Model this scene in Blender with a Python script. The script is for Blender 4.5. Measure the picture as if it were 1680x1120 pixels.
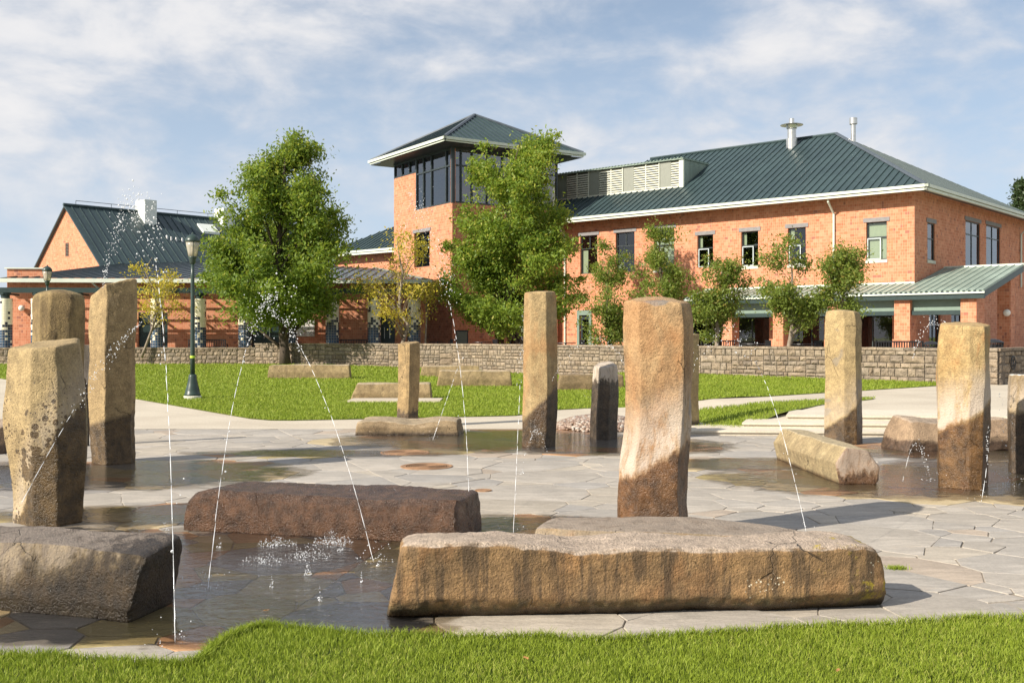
import bpy, bmesh, math, random
import numpy as np
from mathutils import Vector, Matrix, noise as mnoise

for _o in list(bpy.data.objects):
    bpy.data.objects.remove(_o, do_unlink=True)
SC = bpy.context.scene
COL = SC.collection
R = math.radians
FPX, CX, HY, EYE = 1700.0, 840.0, 552.0, 1.6      # focal length in photo pixels, centre column, horizon row, eye height

# ------------------------------------------------------------------ camera
cam_d = bpy.data.cameras.new('camera')
cam = bpy.data.objects.new('camera', cam_d); COL.objects.link(cam)
cam.location = (0, 0, EYE); cam.rotation_euler = (R(90), 0, 0)
cam_d.sensor_width = 36.0; cam_d.lens = 36.0 * FPX / 1680.0
cam_d.shift_y = (HY - 560.0) / 1680.0
cam_d.clip_start = 0.1; cam_d.clip_end = 6000
SC.camera = cam

# ------------------------------------------------------------------ sky, sun, exposure
SUN_TRAVEL = Vector((0.835, 0.550, 0)).normalized()   # horizontal direction in which shadows fall
SUN_EL = R(32)
SKY_STRENGTH = 0.068
SUN_STRENGTH = 5.0
EXPOSURE = 0.62
world = bpy.data.worlds.new('World'); SC.world = world
world.use_nodes = True
SC.view_settings.view_transform = 'Standard'
SC.view_settings.look = 'None'
SC.view_settings.exposure = EXPOSURE
SC.view_settings.gamma = 1.0
SC.view_settings.use_curve_mapping = False

sun_d = bpy.data.lights.new('sun', 'SUN')
sun_d.energy = SUN_STRENGTH; sun_d.angle = R(0.55); sun_d.color = (1.0, 0.915, 0.79)
sun = bpy.data.objects.new('sun', sun_d); COL.objects.link(sun)
_dir = Vector((SUN_TRAVEL.x * math.cos(SUN_EL), SUN_TRAVEL.y * math.cos(SUN_EL), -math.sin(SUN_EL)))
sun.rotation_euler = _dir.to_track_quat('-Z', 'Y').to_euler()
sun.location = (-20, -10, 30)


class Nodes:
    """small helper for writing node trees"""
    def __init__(self, nt):
        self.nt = nt
        nt.nodes.clear()

    def new(self, kind, **kw):
        n = self.nt.nodes.new(kind)
        for k, v in kw.items():
            setattr(n, k, v)
        return n

    def put(self, sock, v):
        if v is None:
            return
        if isinstance(v, bpy.types.NodeSocket):
            self.nt.links.new(v, sock)
        else:
            if sock.type == 'RGBA' and len(v) == 3:
                v = (*v, 1.0)
            sock.default_value = v

    def m(self, op, a, b=None, c=None, clamp=False):
        n = self.new('ShaderNodeMath', operation=op); n.use_clamp = clamp
        for i, v in enumerate((a, b, c)):
            self.put(n.inputs[i], v)
        return n.outputs[0]

    def vm(self, op, a, b=None):
        n = self.new('ShaderNodeVectorMath', operation=op)
        self.put(n.inputs[0], a)
        if b is not None:
            self.put(n.inputs[1], b)
        return n.outputs[0]

    def mix(self, f, a, b, mode='MIX'):
        n = self.new('ShaderNodeMix', data_type='RGBA', blend_type=mode)
        self.put(n.inputs[0], f); self.put(n.inputs[6], a); self.put(n.inputs[7], b)
        return n.outputs[2]

    def noise(self, vec, scale, detail=4.0, rough=0.55, dist=0.0):
        n = self.new('ShaderNodeTexNoise')
        self.put(n.inputs['Vector'], vec); n.inputs['Scale'].default_value = scale
        n.inputs['Detail'].default_value = detail; n.inputs['Roughness'].default_value = rough
        n.inputs['Distortion'].default_value = dist
        return n.outputs[0]

    def voro(self, vec, scale, feature='F1', out=0, rand=1.0):
        n = self.new('ShaderNodeTexVoronoi', feature=feature)
        self.put(n.inputs['Vector'], vec); n.inputs['Scale'].default_value = scale
        n.inputs['Randomness'].default_value = rand
        return n.outputs[out]

    def white(self, vec):
        n = self.new('ShaderNodeTexWhiteNoise', noise_dimensions='3D')
        self.put(n.inputs[0], vec)
        return n.outputs[0]

    def ramp(self, f, stops, interp='LINEAR'):
        n = self.new('ShaderNodeValToRGB'); cr = n.color_ramp; cr.interpolation = interp
        while len(cr.elements) < len(stops):
            cr.elements.new(0.5)
        for e, (p, c) in zip(cr.elements, stops):
            e.position = p; e.color = (*c, 1.0) if len(c) == 3 else c
        self.put(n.inputs[0], f)
        return n.outputs[0]

    def rng(self, f, a, b, c=0.0, d=1.0, smooth=True):
        n = self.new('ShaderNodeMapRange', interpolation_type='SMOOTHSTEP' if smooth else 'LINEAR')
        for i, v in enumerate((f, a, b, c, d)):
            self.put(n.inputs[i], v)
        return n.outputs[0]

    def coord(self, kind='Object'):
        return self.new('ShaderNodeTexCoord').outputs[kind]

    def sep(self, v):
        n = self.new('ShaderNodeSeparateXYZ'); self.put(n.inputs[0], v)
        return n.outputs

    def comb(self, x=0.0, y=0.0, z=0.0):
        n = self.new('ShaderNodeCombineXYZ')
        for i, v in enumerate((x, y, z)):
            self.put(n.inputs[i], v)
        return n.outputs[0]

    def attr(self, name, out='Color'):
        n = self.new('ShaderNodeAttribute', attribute_name=name)
        return n.outputs[out]

    def bump(self, h, strength=0.4, dist=0.01, normal=None):
        n = self.new('ShaderNodeBump'); n.inputs['Strength'].default_value = strength
        n.inputs['Distance'].default_value = dist; self.put(n.inputs['Height'], h)
        if normal is not None:
            self.put(n.inputs['Normal'], normal)
        return n.outputs[0]

    def pbr(self, col, rough=0.7, bump=None, metal=0.0, spec=0.5, **kw):
        p = self.new('ShaderNodeBsdfPrincipled')
        self.put(p.inputs['Base Color'], col); self.put(p.inputs['Roughness'], rough)
        self.put(p.inputs['Metallic'], metal); self.put(p.inputs['Specular IOR Level'], spec)
        if bump is not None:
            self.put(p.inputs['Normal'], bump)
        for k, v in kw.items():
            self.put(p.inputs[k], v)
        return p.outputs[0]

    def out(self, sh):
        o = self.new('ShaderNodeOutputMaterial')
        self.nt.links.new(sh, o.inputs['Surface'])


def new_mat(name):
    m = bpy.data.materials.new(name); m.use_nodes = True
    return m, Nodes(m.node_tree)


# world: Nishita sky with thin broken cloud sheets drifting over it
def build_world():
    N = Nodes(world.node_tree)
    sky = N.new('ShaderNodeTexSky', sky_type='NISHITA')
    sky.sun_disc = False
    sky.sun_elevation = SUN_EL
    sky.sun_rotation = math.atan2(-SUN_TRAVEL.x, -SUN_TRAVEL.y)
    sky.altitude = 50; sky.air_density = 1.0; sky.dust_density = 0.6; sky.ozone_density = 1.6
    d = N.coord('Generated')
    x, y, z = N.sep(d)
    ps = N.vm('MULTIPLY', d, (1.15, 1.15, 2.3))
    ps = N.vm('ADD', ps, (4.31, 1.7, 0.42))
    big = N.noise(ps, 2.6, 3.0, 0.5, 0.3)
    det = N.noise(ps, 7.5, 6.0, 0.56, 0.3)
    fin = N.noise(N.vm('MULTIPLY', d, (22.0, 22.0, 46.0)), 1.2, 4.0, 0.55, 0.2)
    f = N.m('ADD', N.m('MULTIPLY', big, 0.46), N.m('ADD', N.m('MULTIPLY', det, 0.42), N.m('MULTIPLY', fin, 0.12)))
    cover = N.m('MULTIPLY', N.rng(f, 0.38, 0.57), N.rng(z, 0.02, 0.20, 0.35, 0.95))
    cover = N.m('MULTIPLY', cover, N.rng(z, 0.3, 0.9, 1.0, 0.5))  # clouds thinned overhead, out of view, to lessen the fill light
    haze = N.rng(z, -0.02, 0.45, 0.80, 0.22)
    white = N.mix(N.rng(f, 0.44, 0.66), (7.0, 7.2, 7.7), (9.0, 8.8, 8.7))
    col = N.mix(haze, sky.outputs[0], (6.0, 7.2, 8.9))
    col = N.mix(cover, col, white)
    bg = N.new('ShaderNodeBackground'); N.put(bg.inputs[0], col); bg.inputs[1].default_value = SKY_STRENGTH
    o = N.new('ShaderNodeOutputWorld'); N.nt.links.new(bg.outputs[0], o.inputs[0])


build_world()


# ------------------------------------------------------------------ pixel helpers: where a photographed point stands in the place
def W(px, py, d):
    return Vector(((px - CX) / FPX * d, d, EYE + (HY - py) * d / FPX))


def G(px, py, z=0.0):
    d = (EYE - z) * FPX / (py - HY)
    return Vector(((px - CX) / FPX * d, d, z))


def sstep(x):
    x = min(1.0, max(0.0, x))
    return x * x * (3 - 2 * x)


def gz(x, y):
    """the ground rises a little towards the right beyond the plaza and towards the wall at the left"""
    return 0.24 * sstep((x - 2.2) / 3.0) * sstep((y - 16.9) / 1.8) + 0.20 * sstep((y - 28.0) / 20.0) * sstep((2.0 - x) / 12.0)


# ------------------------------------------------------------------ object helpers
ORI = {}


def props(o, label=None, cat=None, group=None, kind=None):
    if label: o['label'] = label
    if cat: o['category'] = cat
    if group: o['group'] = group
    if kind: o['kind'] = kind
    return o


def thing(name, loc, label, cat, group=None):
    o = bpy.data.objects.new(name, None); COL.objects.link(o)
    o.location = loc; o.empty_display_size = 0.2
    ORI[o] = Vector(loc)
    return props(o, label, cat, group)


def auto_uv(me):
    uv = me.uv_layers.new(name='UVMap')
    nl = len(me.loops)
    co = np.empty(len(me.vertices) * 3); me.vertices.foreach_get('co', co); co = co.reshape(-1, 3)
    li = np.empty(nl, dtype=np.int32); me.loops.foreach_get('vertex_index', li)
    nrm = np.empty(len(me.polygons) * 3); me.polygons.foreach_get('normal', nrm); nrm = nrm.reshape(-1, 3)
    tot = np.empty(len(me.polygons), dtype=np.int32); me.polygons.foreach_get('loop_total', tot)
    fn = np.repeat(nrm, tot, axis=0); p = co[li]
    hn = np.hypot(fn[:, 0], fn[:, 1]) + 1e-9
    flat = np.abs(fn[:, 2]) > 0.8
    u = np.where(flat, p[:, 0], (-fn[:, 1] * p[:, 0] + fn[:, 0] * p[:, 1]) / hn)
    v = np.where(flat, p[:, 1], p[:, 2])
    uv.data.foreach_set('uv', np.stack([u, v], 1).ravel())


def mk(name, verts, faces, mat, parent=None, smooth=False, origin=None, uv=False):
    """one mesh object; verts are world positions, stored relative to its thing's base"""
    if parent is not None:
        o0 = ORI[parent]
    else:
        o0 = Vector(origin) if origin is not None else Vector((0, 0, 0))
    me = bpy.data.meshes.new(name)
    me.from_pydata([(v[0] - o0[0], v[1] - o0[1], v[2] - o0[2]) for v in verts], [], faces)
    me.update()
    if uv:
        auto_uv(me)
    me.materials.append(mat)
    if smooth:
        me.polygons.foreach_set('use_smooth', [True] * len(me.polygons))
    o = bpy.data.objects.new(name, me); COL.objects.link(o)
    if parent is not None:
        o.parent = parent
    else:
        o.location = o0
    ORI[o] = o0
    return o


def mk_np(name, V, F, mat, parent=None, origin=(0, 0, 0), tone=None, smooth=False):
    """fast mesh from numpy: V (n,3), F (m,k) all faces with k corners; tone = per-vertex colour (n,3)"""
    o0 = np.array(ORI[parent] if parent is not None else origin, dtype=np.float64)
    me = bpy.data.meshes.new(name)
    k = F.shape[1]
    me.vertices.add(len(V)); me.vertices.foreach_set('co', (V - o0).astype(np.float32).ravel())
    me.loops.add(F.size); me.loops.foreach_set('vertex_index', F.astype(np.int32).ravel())
    me.polygons.add(len(F))
    me.polygons.foreach_set('loop_start', np.arange(0, F.size, k, dtype=np.int32))
    me.polygons.foreach_set('loop_total', np.full(len(F), k, dtype=np.int32))
    if smooth:
        me.polygons.foreach_set('use_smooth', np.ones(len(F), dtype=bool))
    me.update(calc_edges=True)
    if tone is not None:
        a = me.color_attributes.new('tone', 'FLOAT_COLOR', 'POINT')
        t = np.ones((len(V), 4), dtype=np.float32); t[:, :3] = tone
        a.data.foreach_set('color', t.ravel())
    me.materials.append(mat)
    o = bpy.data.objects.new(name, me); COL.objects.link(o)
    if parent is not None:
        o.parent = parent
    else:
        o.location = o0
    ORI[o] = Vector(o0)
    return o


class MB:
    """collects simple shapes for one mesh"""
    def __init__(self):
        self.v = []; self.f = []

    def quad(self, a, b, c, d):
        n = len(self.v); self.v += [a, b, c, d]; self.f.append((n, n + 1, n + 2, n + 3))
        return self

    def poly(self, pts):
        n = len(self.v); self.v += list(pts); self.f.append(tuple(range(n, n + len(pts))))
        return self

    def hexa(self, p):
        """8 corners: bottom 0-3 counter-clockwise seen from above, top 4-7"""
        n = len(self.v); self.v += list(p)
        for q in ((3, 2, 1, 0), (4, 5, 6, 7), (0, 1, 5, 4), (1, 2, 6, 5), (2, 3, 7, 6), (3, 0, 4, 7)):
            self.f.append(tuple(n + i for i in q))
        return self

    def box(self, fr, t0, t1, s0, s1, z0, z1):
        P = fr.pt
        q = [(t0, s0), (t1, s0), (t1, s1), (t0, s1)]
        if fr.flip:
            q = q[::-1]
        return self.hexa([P(t, s, z0) for t, s in q] + [P(t, s, z1) for t, s in q])

    def prism(self, pts, z0, z1):
        """vertical prism over a counter-clockwise polygon of (x, y)"""
        n = len(self.v); k = len(pts)
        self.v += [Vector((p[0], p[1], z0)) for p in pts] + [Vector((p[0], p[1], z1)) for p in pts]
        self.f.append(tuple(n + i for i in range(k - 1, -1, -1)))
        self.f.append(tuple(n + k + i for i in range(k)))
        for i in range(k):
            j = (i + 1) % k
            self.f.append((n + i, n + j, n + k + j, n + k + i))
        return self

    def bar(self, a, b, w, h, up=Vector((0, 0, 1))):
        """rectangular bar from a to b"""
        a = Vector(a); b = Vector(b); d = (b - a).normalized()
        s = d.cross(up)
        if s.length < 1e-4:
            s = d.cross(Vector((1, 0, 0)))
        s.normalize(); u = s.cross(d).normalized()
        c = [a - s * w / 2 - u * h / 2, a + s * w / 2 - u * h / 2, b + s * w / 2 - u * h / 2, b - s * w / 2 - u * h / 2]
        return self.hexa(c + [p + u * h for p in c])

    def tube(self, pts, rad, n=8, cap=True):
        pts = [Vector(p) for p in pts]
        if not hasattr(rad, '__len__'):
            rad = [rad] * len(pts)
        base = len(self.v)
        t0 = (pts[1] - pts[0]).normalized()
        ref = Vector((1, 0, 0)) if abs(t0.x) < 0.8 else Vector((0, 1, 0))
        for i, p in enumerate(pts):
            t = (pts[min(i + 1, len(pts) - 1)] - pts[max(i - 1, 0)]).normalized()
            s = (ref - t * ref.dot(t)).normalized(); u = t.cross(s); ref = s
            for k in range(n):
                a = 2 * math.pi * k / n
                self.v.append(p + (s * math.cos(a) + u * math.sin(a)) * rad[i])
        for i in range(len(pts) - 1):
            for k in range(n):
                a = base + i * n + k; b = base + i * n + (k + 1) % n
                self.f.append((a, b, b + n, a + n))
        if cap:
            self.f.append(tuple(base + k for k in range(n - 1, -1, -1)))
            self.f.append(tuple(base + (len(pts) - 1) * n + k for k in range(n)))
        return self

    def lathe(self, c, prof, n=24):
        """prof: list of (radius, z) from bottom to top round the vertical axis at c"""
        base = len(self.v)
        for r, z in prof:
            for k in range(n):
                a = 2 * math.pi * k / n
                self.v.append(Vector((c[0] + max(r, 1e-4) * math.cos(a), c[1] + max(r, 1e-4) * math.sin(a), c[2] + z)))
        for i in range(len(prof) - 1):
            for k in range(n):
                p = base + i * n + k; q = base + i * n + (k + 1) % n
                self.f.append((p, q, q + n, p + n))
        self.f.append(tuple(base + k for k in range(n - 1, -1, -1)))
        self.f.append(tuple(base + (len(prof) - 1) * n + k for k in range(n)))
        return self

    def build(self, name, mat, parent=None, smooth=False, origin=None, uv=False):
        return mk(name, self.v, self.f, mat, parent, smooth, origin, uv)


class Frame:
    """building axes: t along the facade, s into the building, z up"""
    def __init__(self, o, a, n):
        self.o = Vector((o[0], o[1], 0)); self.a = Vector((a[0], a[1], 0)).normalized(); self.n = Vector((n[0], n[1], 0)).normalized()
        self.flip = self.a.cross(self.n).z < 0

    def pt(self, t, s, z):
        p = self.o + self.a * t + self.n * s
        return Vector((p.x, p.y, z))

    def t_px(self, px, s=0.0):
        k = (px - CX) / FPX; q = self.o + self.n * s
        return (q.x - k * q.y) / (k * self.a.y - self.a.x)

    def z_py(self, py, t, s=0.0):
        return EYE + (HY - py) * self.pt(t, s, 0).y / FPX


# ------------------------------------------------------------------ materials
def mat_plain(name, col, rough=0.6, metal=0.0, var=0.12, scale=6.0, bump=0.0, spec=0.5):
    m, N = new_mat(name)
    c = N.coord('Object')
    n = N.noise(c, scale, 5.0, 0.6)
    k = N.rng(n, 0.3, 0.7, 1 - var, 1 + var)
    cc = N.mix(1.0, col, N.comb(k, k, k), 'MULTIPLY')
    b = N.bump(N.noise(c, scale * 12, 3.0), bump, 0.01) if bump else None
    N.out(N.pbr(cc, rough, b, metal, spec))
    return m


def mat_brick(name, w=0.23, h=0.150, rough=0.8):
    """glazed clay blocks: three orange tones, a few purple-brown ones, pale thin joints"""
    m, N = new_mat(name)
    u, v, _ = N.sep(N.coord('UV'))
    vr = N.m('DIVIDE', v, h)
    row = N.m('FLOOR', vr)
    uu = N.m('ADD', N.m('DIVIDE', u, w), N.m('MULTIPLY', N.m('FLOORED_MODULO', row, 2.0), 0.5))
    col = N.m('FLOOR', uu)
    # some full blocks are cut in two
    cut = N.m('GREATER_THAN', N.white(N.comb(col, row, 7.0)), 0.55)
    fu = N.m('FRACT', uu)
    half = N.m('MULTIPLY', cut, N.m('GREATER_THAN', fu, 0.5))
    idv = N.comb(N.m('ADD', col, N.m('MULTIPLY', half, 0.37)), row, 1.0)
    r = N.white(idv); r2 = N.white(N.vm('ADD', idv, (11.3, 5.1, 2.0)))
    tone = N.ramp(r, [(0.0, (0.49, 0.182, 0.092)), (0.3, (0.54, 0.21, 0.112)), (0.6, (0.59, 0.25, 0.14)),
                      (0.80, (0.51, 0.18, 0.085)), (0.90, (0.44, 0.145, 0.07)), (0.96, (0.33, 0.125, 0.08))], 'CONSTANT')
    k = N.m('ADD', 0.92, N.m('MULTIPLY', r2, 0.16))
    tone = N.mix(1.0, tone, N.comb(k, k, k), 'MULTIPLY')
    grime = N.noise(N.coord('UV'), 0.35, 5.0, 0.6)
    tone = N.mix(N.rng(grime, 0.45, 0.75, 0.0, 0.22), tone, (0.40, 0.17, 0.09))
    batch = N.noise(N.vm('MULTIPLY', N.coord('UV'), (1.0, 1.6, 1.0)), 0.9, 4.0, 0.65, 0.4)
    tone = N.mix(N.rng(batch, 0.50, 0.70, 0.0, 0.30), tone, (0.66, 0.33, 0.20))
    fuh = N.m('MULTIPLY', N.m('FRACT', N.m('MULTIPLY', fu, 2.0)), 0.5)
    fe = N.m('ADD', N.m('MULTIPLY', cut, fuh), N.m('MULTIPLY', N.m('SUBTRACT', 1.0, cut), fu))
    wide = N.m('SUBTRACT', 1.0, N.m('MULTIPLY', cut, 0.5))
    dx = N.m('MULTIPLY', N.m('MINIMUM', fe, N.m('SUBTRACT', wide, fe)), w)
    fv = N.m('FRACT', vr)
    dy = N.m('MULTIPLY', N.m('MINIMUM', fv, N.m('SUBTRACT', 1.0, fv)), h)
    e = N.m('MINIMUM', dx, dy)
    joint = N.rng(e, 0.004, 0.007, 1.0, 0.0)
    c = N.mix(joint, tone, (0.62, 0.36, 0.22))
    hgt = N.m('ADD', N.rng(e, 0.004, 0.012), N.m('MULTIPLY', r2, 0.25))
    N.out(N.pbr(c, rough, N.bump(hgt, 0.5, 0.006)))
    return m


def mat_roof(name, col, rough=0.38):
    m, N = new_mat(name)
    c = N.coord('Object')
    n = N.noise(c, 0.5, 6.0, 0.65)
    n2 = N.noise(N.vm('MULTIPLY', c, (3.0, 3.0, 0.4)), 1.5, 4.0)
    k = N.rng(N.m('ADD', N.m('MULTIPLY', n, 0.6), N.m('MULTIPLY', n2, 0.4)), 0.3, 0.7, 0.78, 1.22)
    cc = N.mix(1.0, col, N.comb(k, k, k), 'MULTIPLY')
    N.out(N.pbr(cc, N.rng(n, 0.3, 0.7, rough - 0.06, rough + 0.1), N.bump(n, 0.08, 0.05), 0.0, 0.5))
    return m


def mat_glass(name, refl=0.16, tint=(0.75, 0.80, 0.80), rough=0.015):
    m, N = new_mat(name)
    tr = N.new('ShaderNodeBsdfTransparent'); N.put(tr.inputs[0], tint)
    gl = N.new('ShaderNodeBsdfGlossy'); N.put(gl.inputs[0], (0.95, 0.97, 1.0)); gl.inputs['Roughness'].default_value = rough
    wob = N.bump(N.noise(N.coord('Object'), 1.3, 2.0), 0.05, 0.03)
    N.put(gl.inputs['Normal'], wob)
    fc = N.new('ShaderNodeLayerWeight'); fc.inputs[0].default_value = 0.5
    f = N.m('ADD', N.m('MULTIPLY', N.m('POWER', fc.outputs['Facing'], 5.0), 0.9), 0.045 + refl, clamp=True)
    mx = N.new('ShaderNodeMixShader'); N.put(mx.inputs[0], f)
    N.nt.links.new(tr.outputs[0], mx.inputs[1]); N.nt.links.new(gl.outputs[0], mx.inputs[2])
    N.out(mx.outputs[0])
    return m


def mat_concrete(name, a, b, joint=0.0):
    m, N = new_mat(name)
    c = N.coord('Object')
    n = N.noise(c, 0.6, 6.0, 0.6); n2 = N.noise(c, 26.0, 4.0, 0.7)
    col = N.mix(N.rng(n, 0.35, 0.68), a, b)
    k = N.rng(n2, 0.3, 0.7, 0.88, 1.1)
    col = N.mix(1.0, col, N.comb(k, k, k), 'MULTIPLY')
    if joint:
        x, y, _ = N.sep(c)
        ex = N.m('PINGPONG', N.m('ADD', N.m('MULTIPLY', x, 0.75), N.m('MULTIPLY', y, 0.66)), joint)
        ey = N.m('PINGPONG', N.m('SUBTRACT', N.m('MULTIPLY', y, 0.75), N.m('MULTIPLY', x, 0.66)), joint)
        j = N.rng(N.m('MINIMUM', ex, ey), 0.0, 0.014, 1.0, 0.0)
        col = N.mix(N.m('MULTIPLY', j, 0.45), col, (0.16, 0.14, 0.11))
    N.out(N.pbr(col, 0.85, N.bump(n2, 0.25, 0.004)))
    return m


def mat_flag():
    """flagstones: pale sandstone and slate tones, one per stone, cleft relief"""
    m, N = new_mat('flagstone')
    c = N.coord('Object')
    t = N.attr('tone')
    st = N.noise(N.vm('MULTIPLY', c, (1.0, 3.4, 1.0)), 3.0, 6.0, 0.6, 0.8)
    sp = N.noise(c, 38.0, 4.0, 0.7)
    big = N.noise(c, 0.45, 4.0)
    k = N.m('MULTIPLY', N.rng(st, 0.28, 0.72, 0.80, 1.12), N.rng(sp, 0.3, 0.7, 0.90, 1.08))
    k = N.m('MULTIPLY', k, N.rng(big, 0.35, 0.65, 0.88, 1.06))
    col = N.mix(1.0, t, N.comb(k, k, k), 'MULTIPLY')
    rust = N.rng(N.noise(c, 2.1, 5.0, 0.6, 1.0), 0.60, 0.74, 0.0, 0.35)
    col = N.mix(rust, col, (0.36, 0.24, 0.13))
    lines = N.noise(N.vm('MULTIPLY', c, (2.0, 9.0, 2.0)), 2.2, 5.0, 0.65, 1.2)
    hgt = N.m('ADD', N.m('MULTIPLY', lines, 1.0), N.m('MULTIPLY', sp, 0.25))
    N.out(N.pbr(col, N.rng(big, 0.3, 0.7, 0.68, 0.9), N.bump(hgt, 0.6, 0.012)))
    return m


def mat_grass(name, a, b, c3):
    m, N = new_mat(name)
    t = N.attr('tone'); r, g, bl = N.sep(t)
    p = N.new('ShaderNodeNewGeometry').outputs['Position']
    n = N.noise(p, 0.8, 4.0, 0.6)
    col = N.mix(r, a, b)
    col = N.mix(N.m('MULTIPLY', g, N.rng(n, 0.4, 0.65, 0.25, 1.0)), col, c3)
    d = N.pbr(col, 0.55, None, 0.0, 0.25)
    tl = N.new('ShaderNodeBsdfTranslucent'); N.put(tl.inputs[0], N.mix(0.5, col, (0.30, 0.42, 0.04)))
    mx = N.new('ShaderNodeMixShader'); mx.inputs[0].default_value = 0.32
    N.nt.links.new(d, mx.inputs[1]); N.nt.links.new(tl.outputs[0], mx.inputs[2])
    N.out(mx.outputs[0])
    return m


def mat_turf(name, a, b, c3, sc=1.0):
    """the soil-level lawn sheet under the blades"""
    m, N = new_mat(name)
    p = N.new('ShaderNodeNewGeometry').outputs['Position']
    x, y, _ = N.sep(p)
    n = N.noise(p, 0.55 * sc, 5.0, 0.6); n2 = N.noise(N.vm('MULTIPLY', p, (3.0, 9.0, 1.0)), 2.4 * sc, 5.0, 0.7)
    n3 = N.noise(N.vm('MULTIPLY', p, (0.35, 1.3, 1.0)), 1.1, 3.0)
    col = N.mix(N.rng(n2, 0.3, 0.7), a, b)
    col = N.mix(N.rng(N.m('ADD', N.m('MULTIPLY', n, 0.5), N.m('MULTIPLY', n3, 0.5)), 0.46, 0.66, 0.0, 0.75), col, c3)
    N.out(N.pbr(col, 0.8, N.bump(n2, 0.8, 0.05), 0.0, 0.2))
    return m


def mat_leaf(name, a, b, c3, trans=0.35):
    m, N = new_mat(name)
    t = N.attr('tone'); r, g, _ = N.sep(t)
    col = N.mix(g, N.mix(r, a, b), c3)
    d = N.pbr(col, 0.5, None, 0.0, 0.35)
    tl = N.new('ShaderNodeBsdfTranslucent'); N.put(tl.inputs[0], N.mix(0.45, col, (0.35, 0.42, 0.03)))
    mx = N.new('ShaderNodeMixShader'); mx.inputs[0].default_value = trans
    N.nt.links.new(d, mx.inputs[1]); N.nt.links.new(tl.outputs[0], mx.inputs[2])
    N.out(mx.outputs[0])
    return m


def mat_bark(name, a, b):
    m, N = new_mat(name)
    c = N.coord('Object')
    n = N.noise(N.vm('MULTIPLY', c, (14.0, 14.0, 2.5)), 1.0, 6.0, 0.7, 0.6)
    N.out(N.pbr(N.mix(N.rng(n, 0.3, 0.7), a, b), 0.9, N.bump(n, 0.7, 0.02)))
    return m


def mat_wallstone():
    m, N = new_mat('wall_stone')
    info = N.new('ShaderNodeObjectInfo').outputs['Random']
    p = N.new('ShaderNodeNewGeometry').outputs['Position']
    isl = N.new('ShaderNodeNewGeometry').outputs['Random Per Island']
    r = N.m('FRACT', N.m('ADD', N.m('MULTIPLY', info, 7.0), isl))
    base = N.ramp(r, [(0.0, (0.27, 0.21, 0.15)), (0.25, (0.36, 0.29, 0.21)), (0.5, (0.32, 0.27, 0.21)), (0.75, (0.42, 0.34, 0.25)), (1.0, (0.23, 0.19, 0.15))])
    n = N.noise(p, 5.0, 6.0, 0.7); n2 = N.noise(p, 24.0, 4.0, 0.7)
    k = N.m('MULTIPLY', N.rng(n, 0.3, 0.7, 0.60, 1.20), N.rng(n2, 0.3, 0.7, 0.75, 1.12))
    col = N.mix(1.0, base, N.comb(k, k, k), 'MULTIPLY')
    col = N.mix(1.0, col, (0.95, 0.92, 0.89), 'MULTIPLY')
    N.out(N.pbr(col, 0.9, N.bump(N.m('ADD', n, N.m('MULTIPLY', n2, 0.5)), 1.0, 0.06)))
    return m


def mat_mosaic():
    """round column tiles: cream above, scattered dark blue squares, mostly blue below; UV = (tile across, tile up)"""
    m, N = new_mat('mosaic_tile')
    u, v, _ = N.sep(N.coord('UV'))
    cu = N.m('FLOOR', u); cv = N.m('FLOOR', v)
    o = N.coord('Object')
    info = N.new('ShaderNodeObjectInfo').outputs['Random']
    r = N.white(N.comb(cu, cv, N.m('MULTIPLY', info, 91.0)))
    r2 = N.white(N.comb(cv, cu, 3.0))
    # share of blue tiles by row: row 0 at the foot, row 21 at the head
    pb = N.ramp(N.m('DIVIDE', cv, 22.0), [(0.0, (0.93,) * 3), (0.40, (0.86,) * 3), (0.47, (0.78,) * 3), (0.55, (0.48,) * 3), (0.66, (0.32,) * 3), (0.80, (0.15,) * 3), (0.9, (0.05,) * 3), (1.0, (0.0,) * 3)])
    blue = N.m('LESS_THAN', r, pb)
    low = N.rng(cv, 8.0, 12.0, 1.0, 0.0)
    bluec = N.mix(r2, (0.012, 0.035, 0.075), (0.028, 0.085, 0.16))
    bluec = N.mix(low, N.mix(r2, (0.012, 0.016, 0.028), (0.02, 0.03, 0.05)), bluec)
    cream = N.mix(r2, (0.80, 0.73, 0.53), (0.87, 0.82, 0.64))
    c = N.mix(blue, cream, bluec)
    fu = N.m('FRACT', u); fv = N.m('FRACT', v)
    e = N.m('MINIMUM', N.m('MINIMUM', fu, N.m('SUBTRACT', 1.0, fu)), N.m('MINIMUM', fv, N.m('SUBTRACT', 1.0, fv)))
    c = N.mix(N.rng(e, 0.03, 0.07, 0.7, 0.0), c, (0.55, 0.50, 0.40))
    N.out(N.pbr(c, 0.2, N.bump(N.rng(e, 0.0, 0.1), 0.4, 0.01)))
    return m


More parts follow.
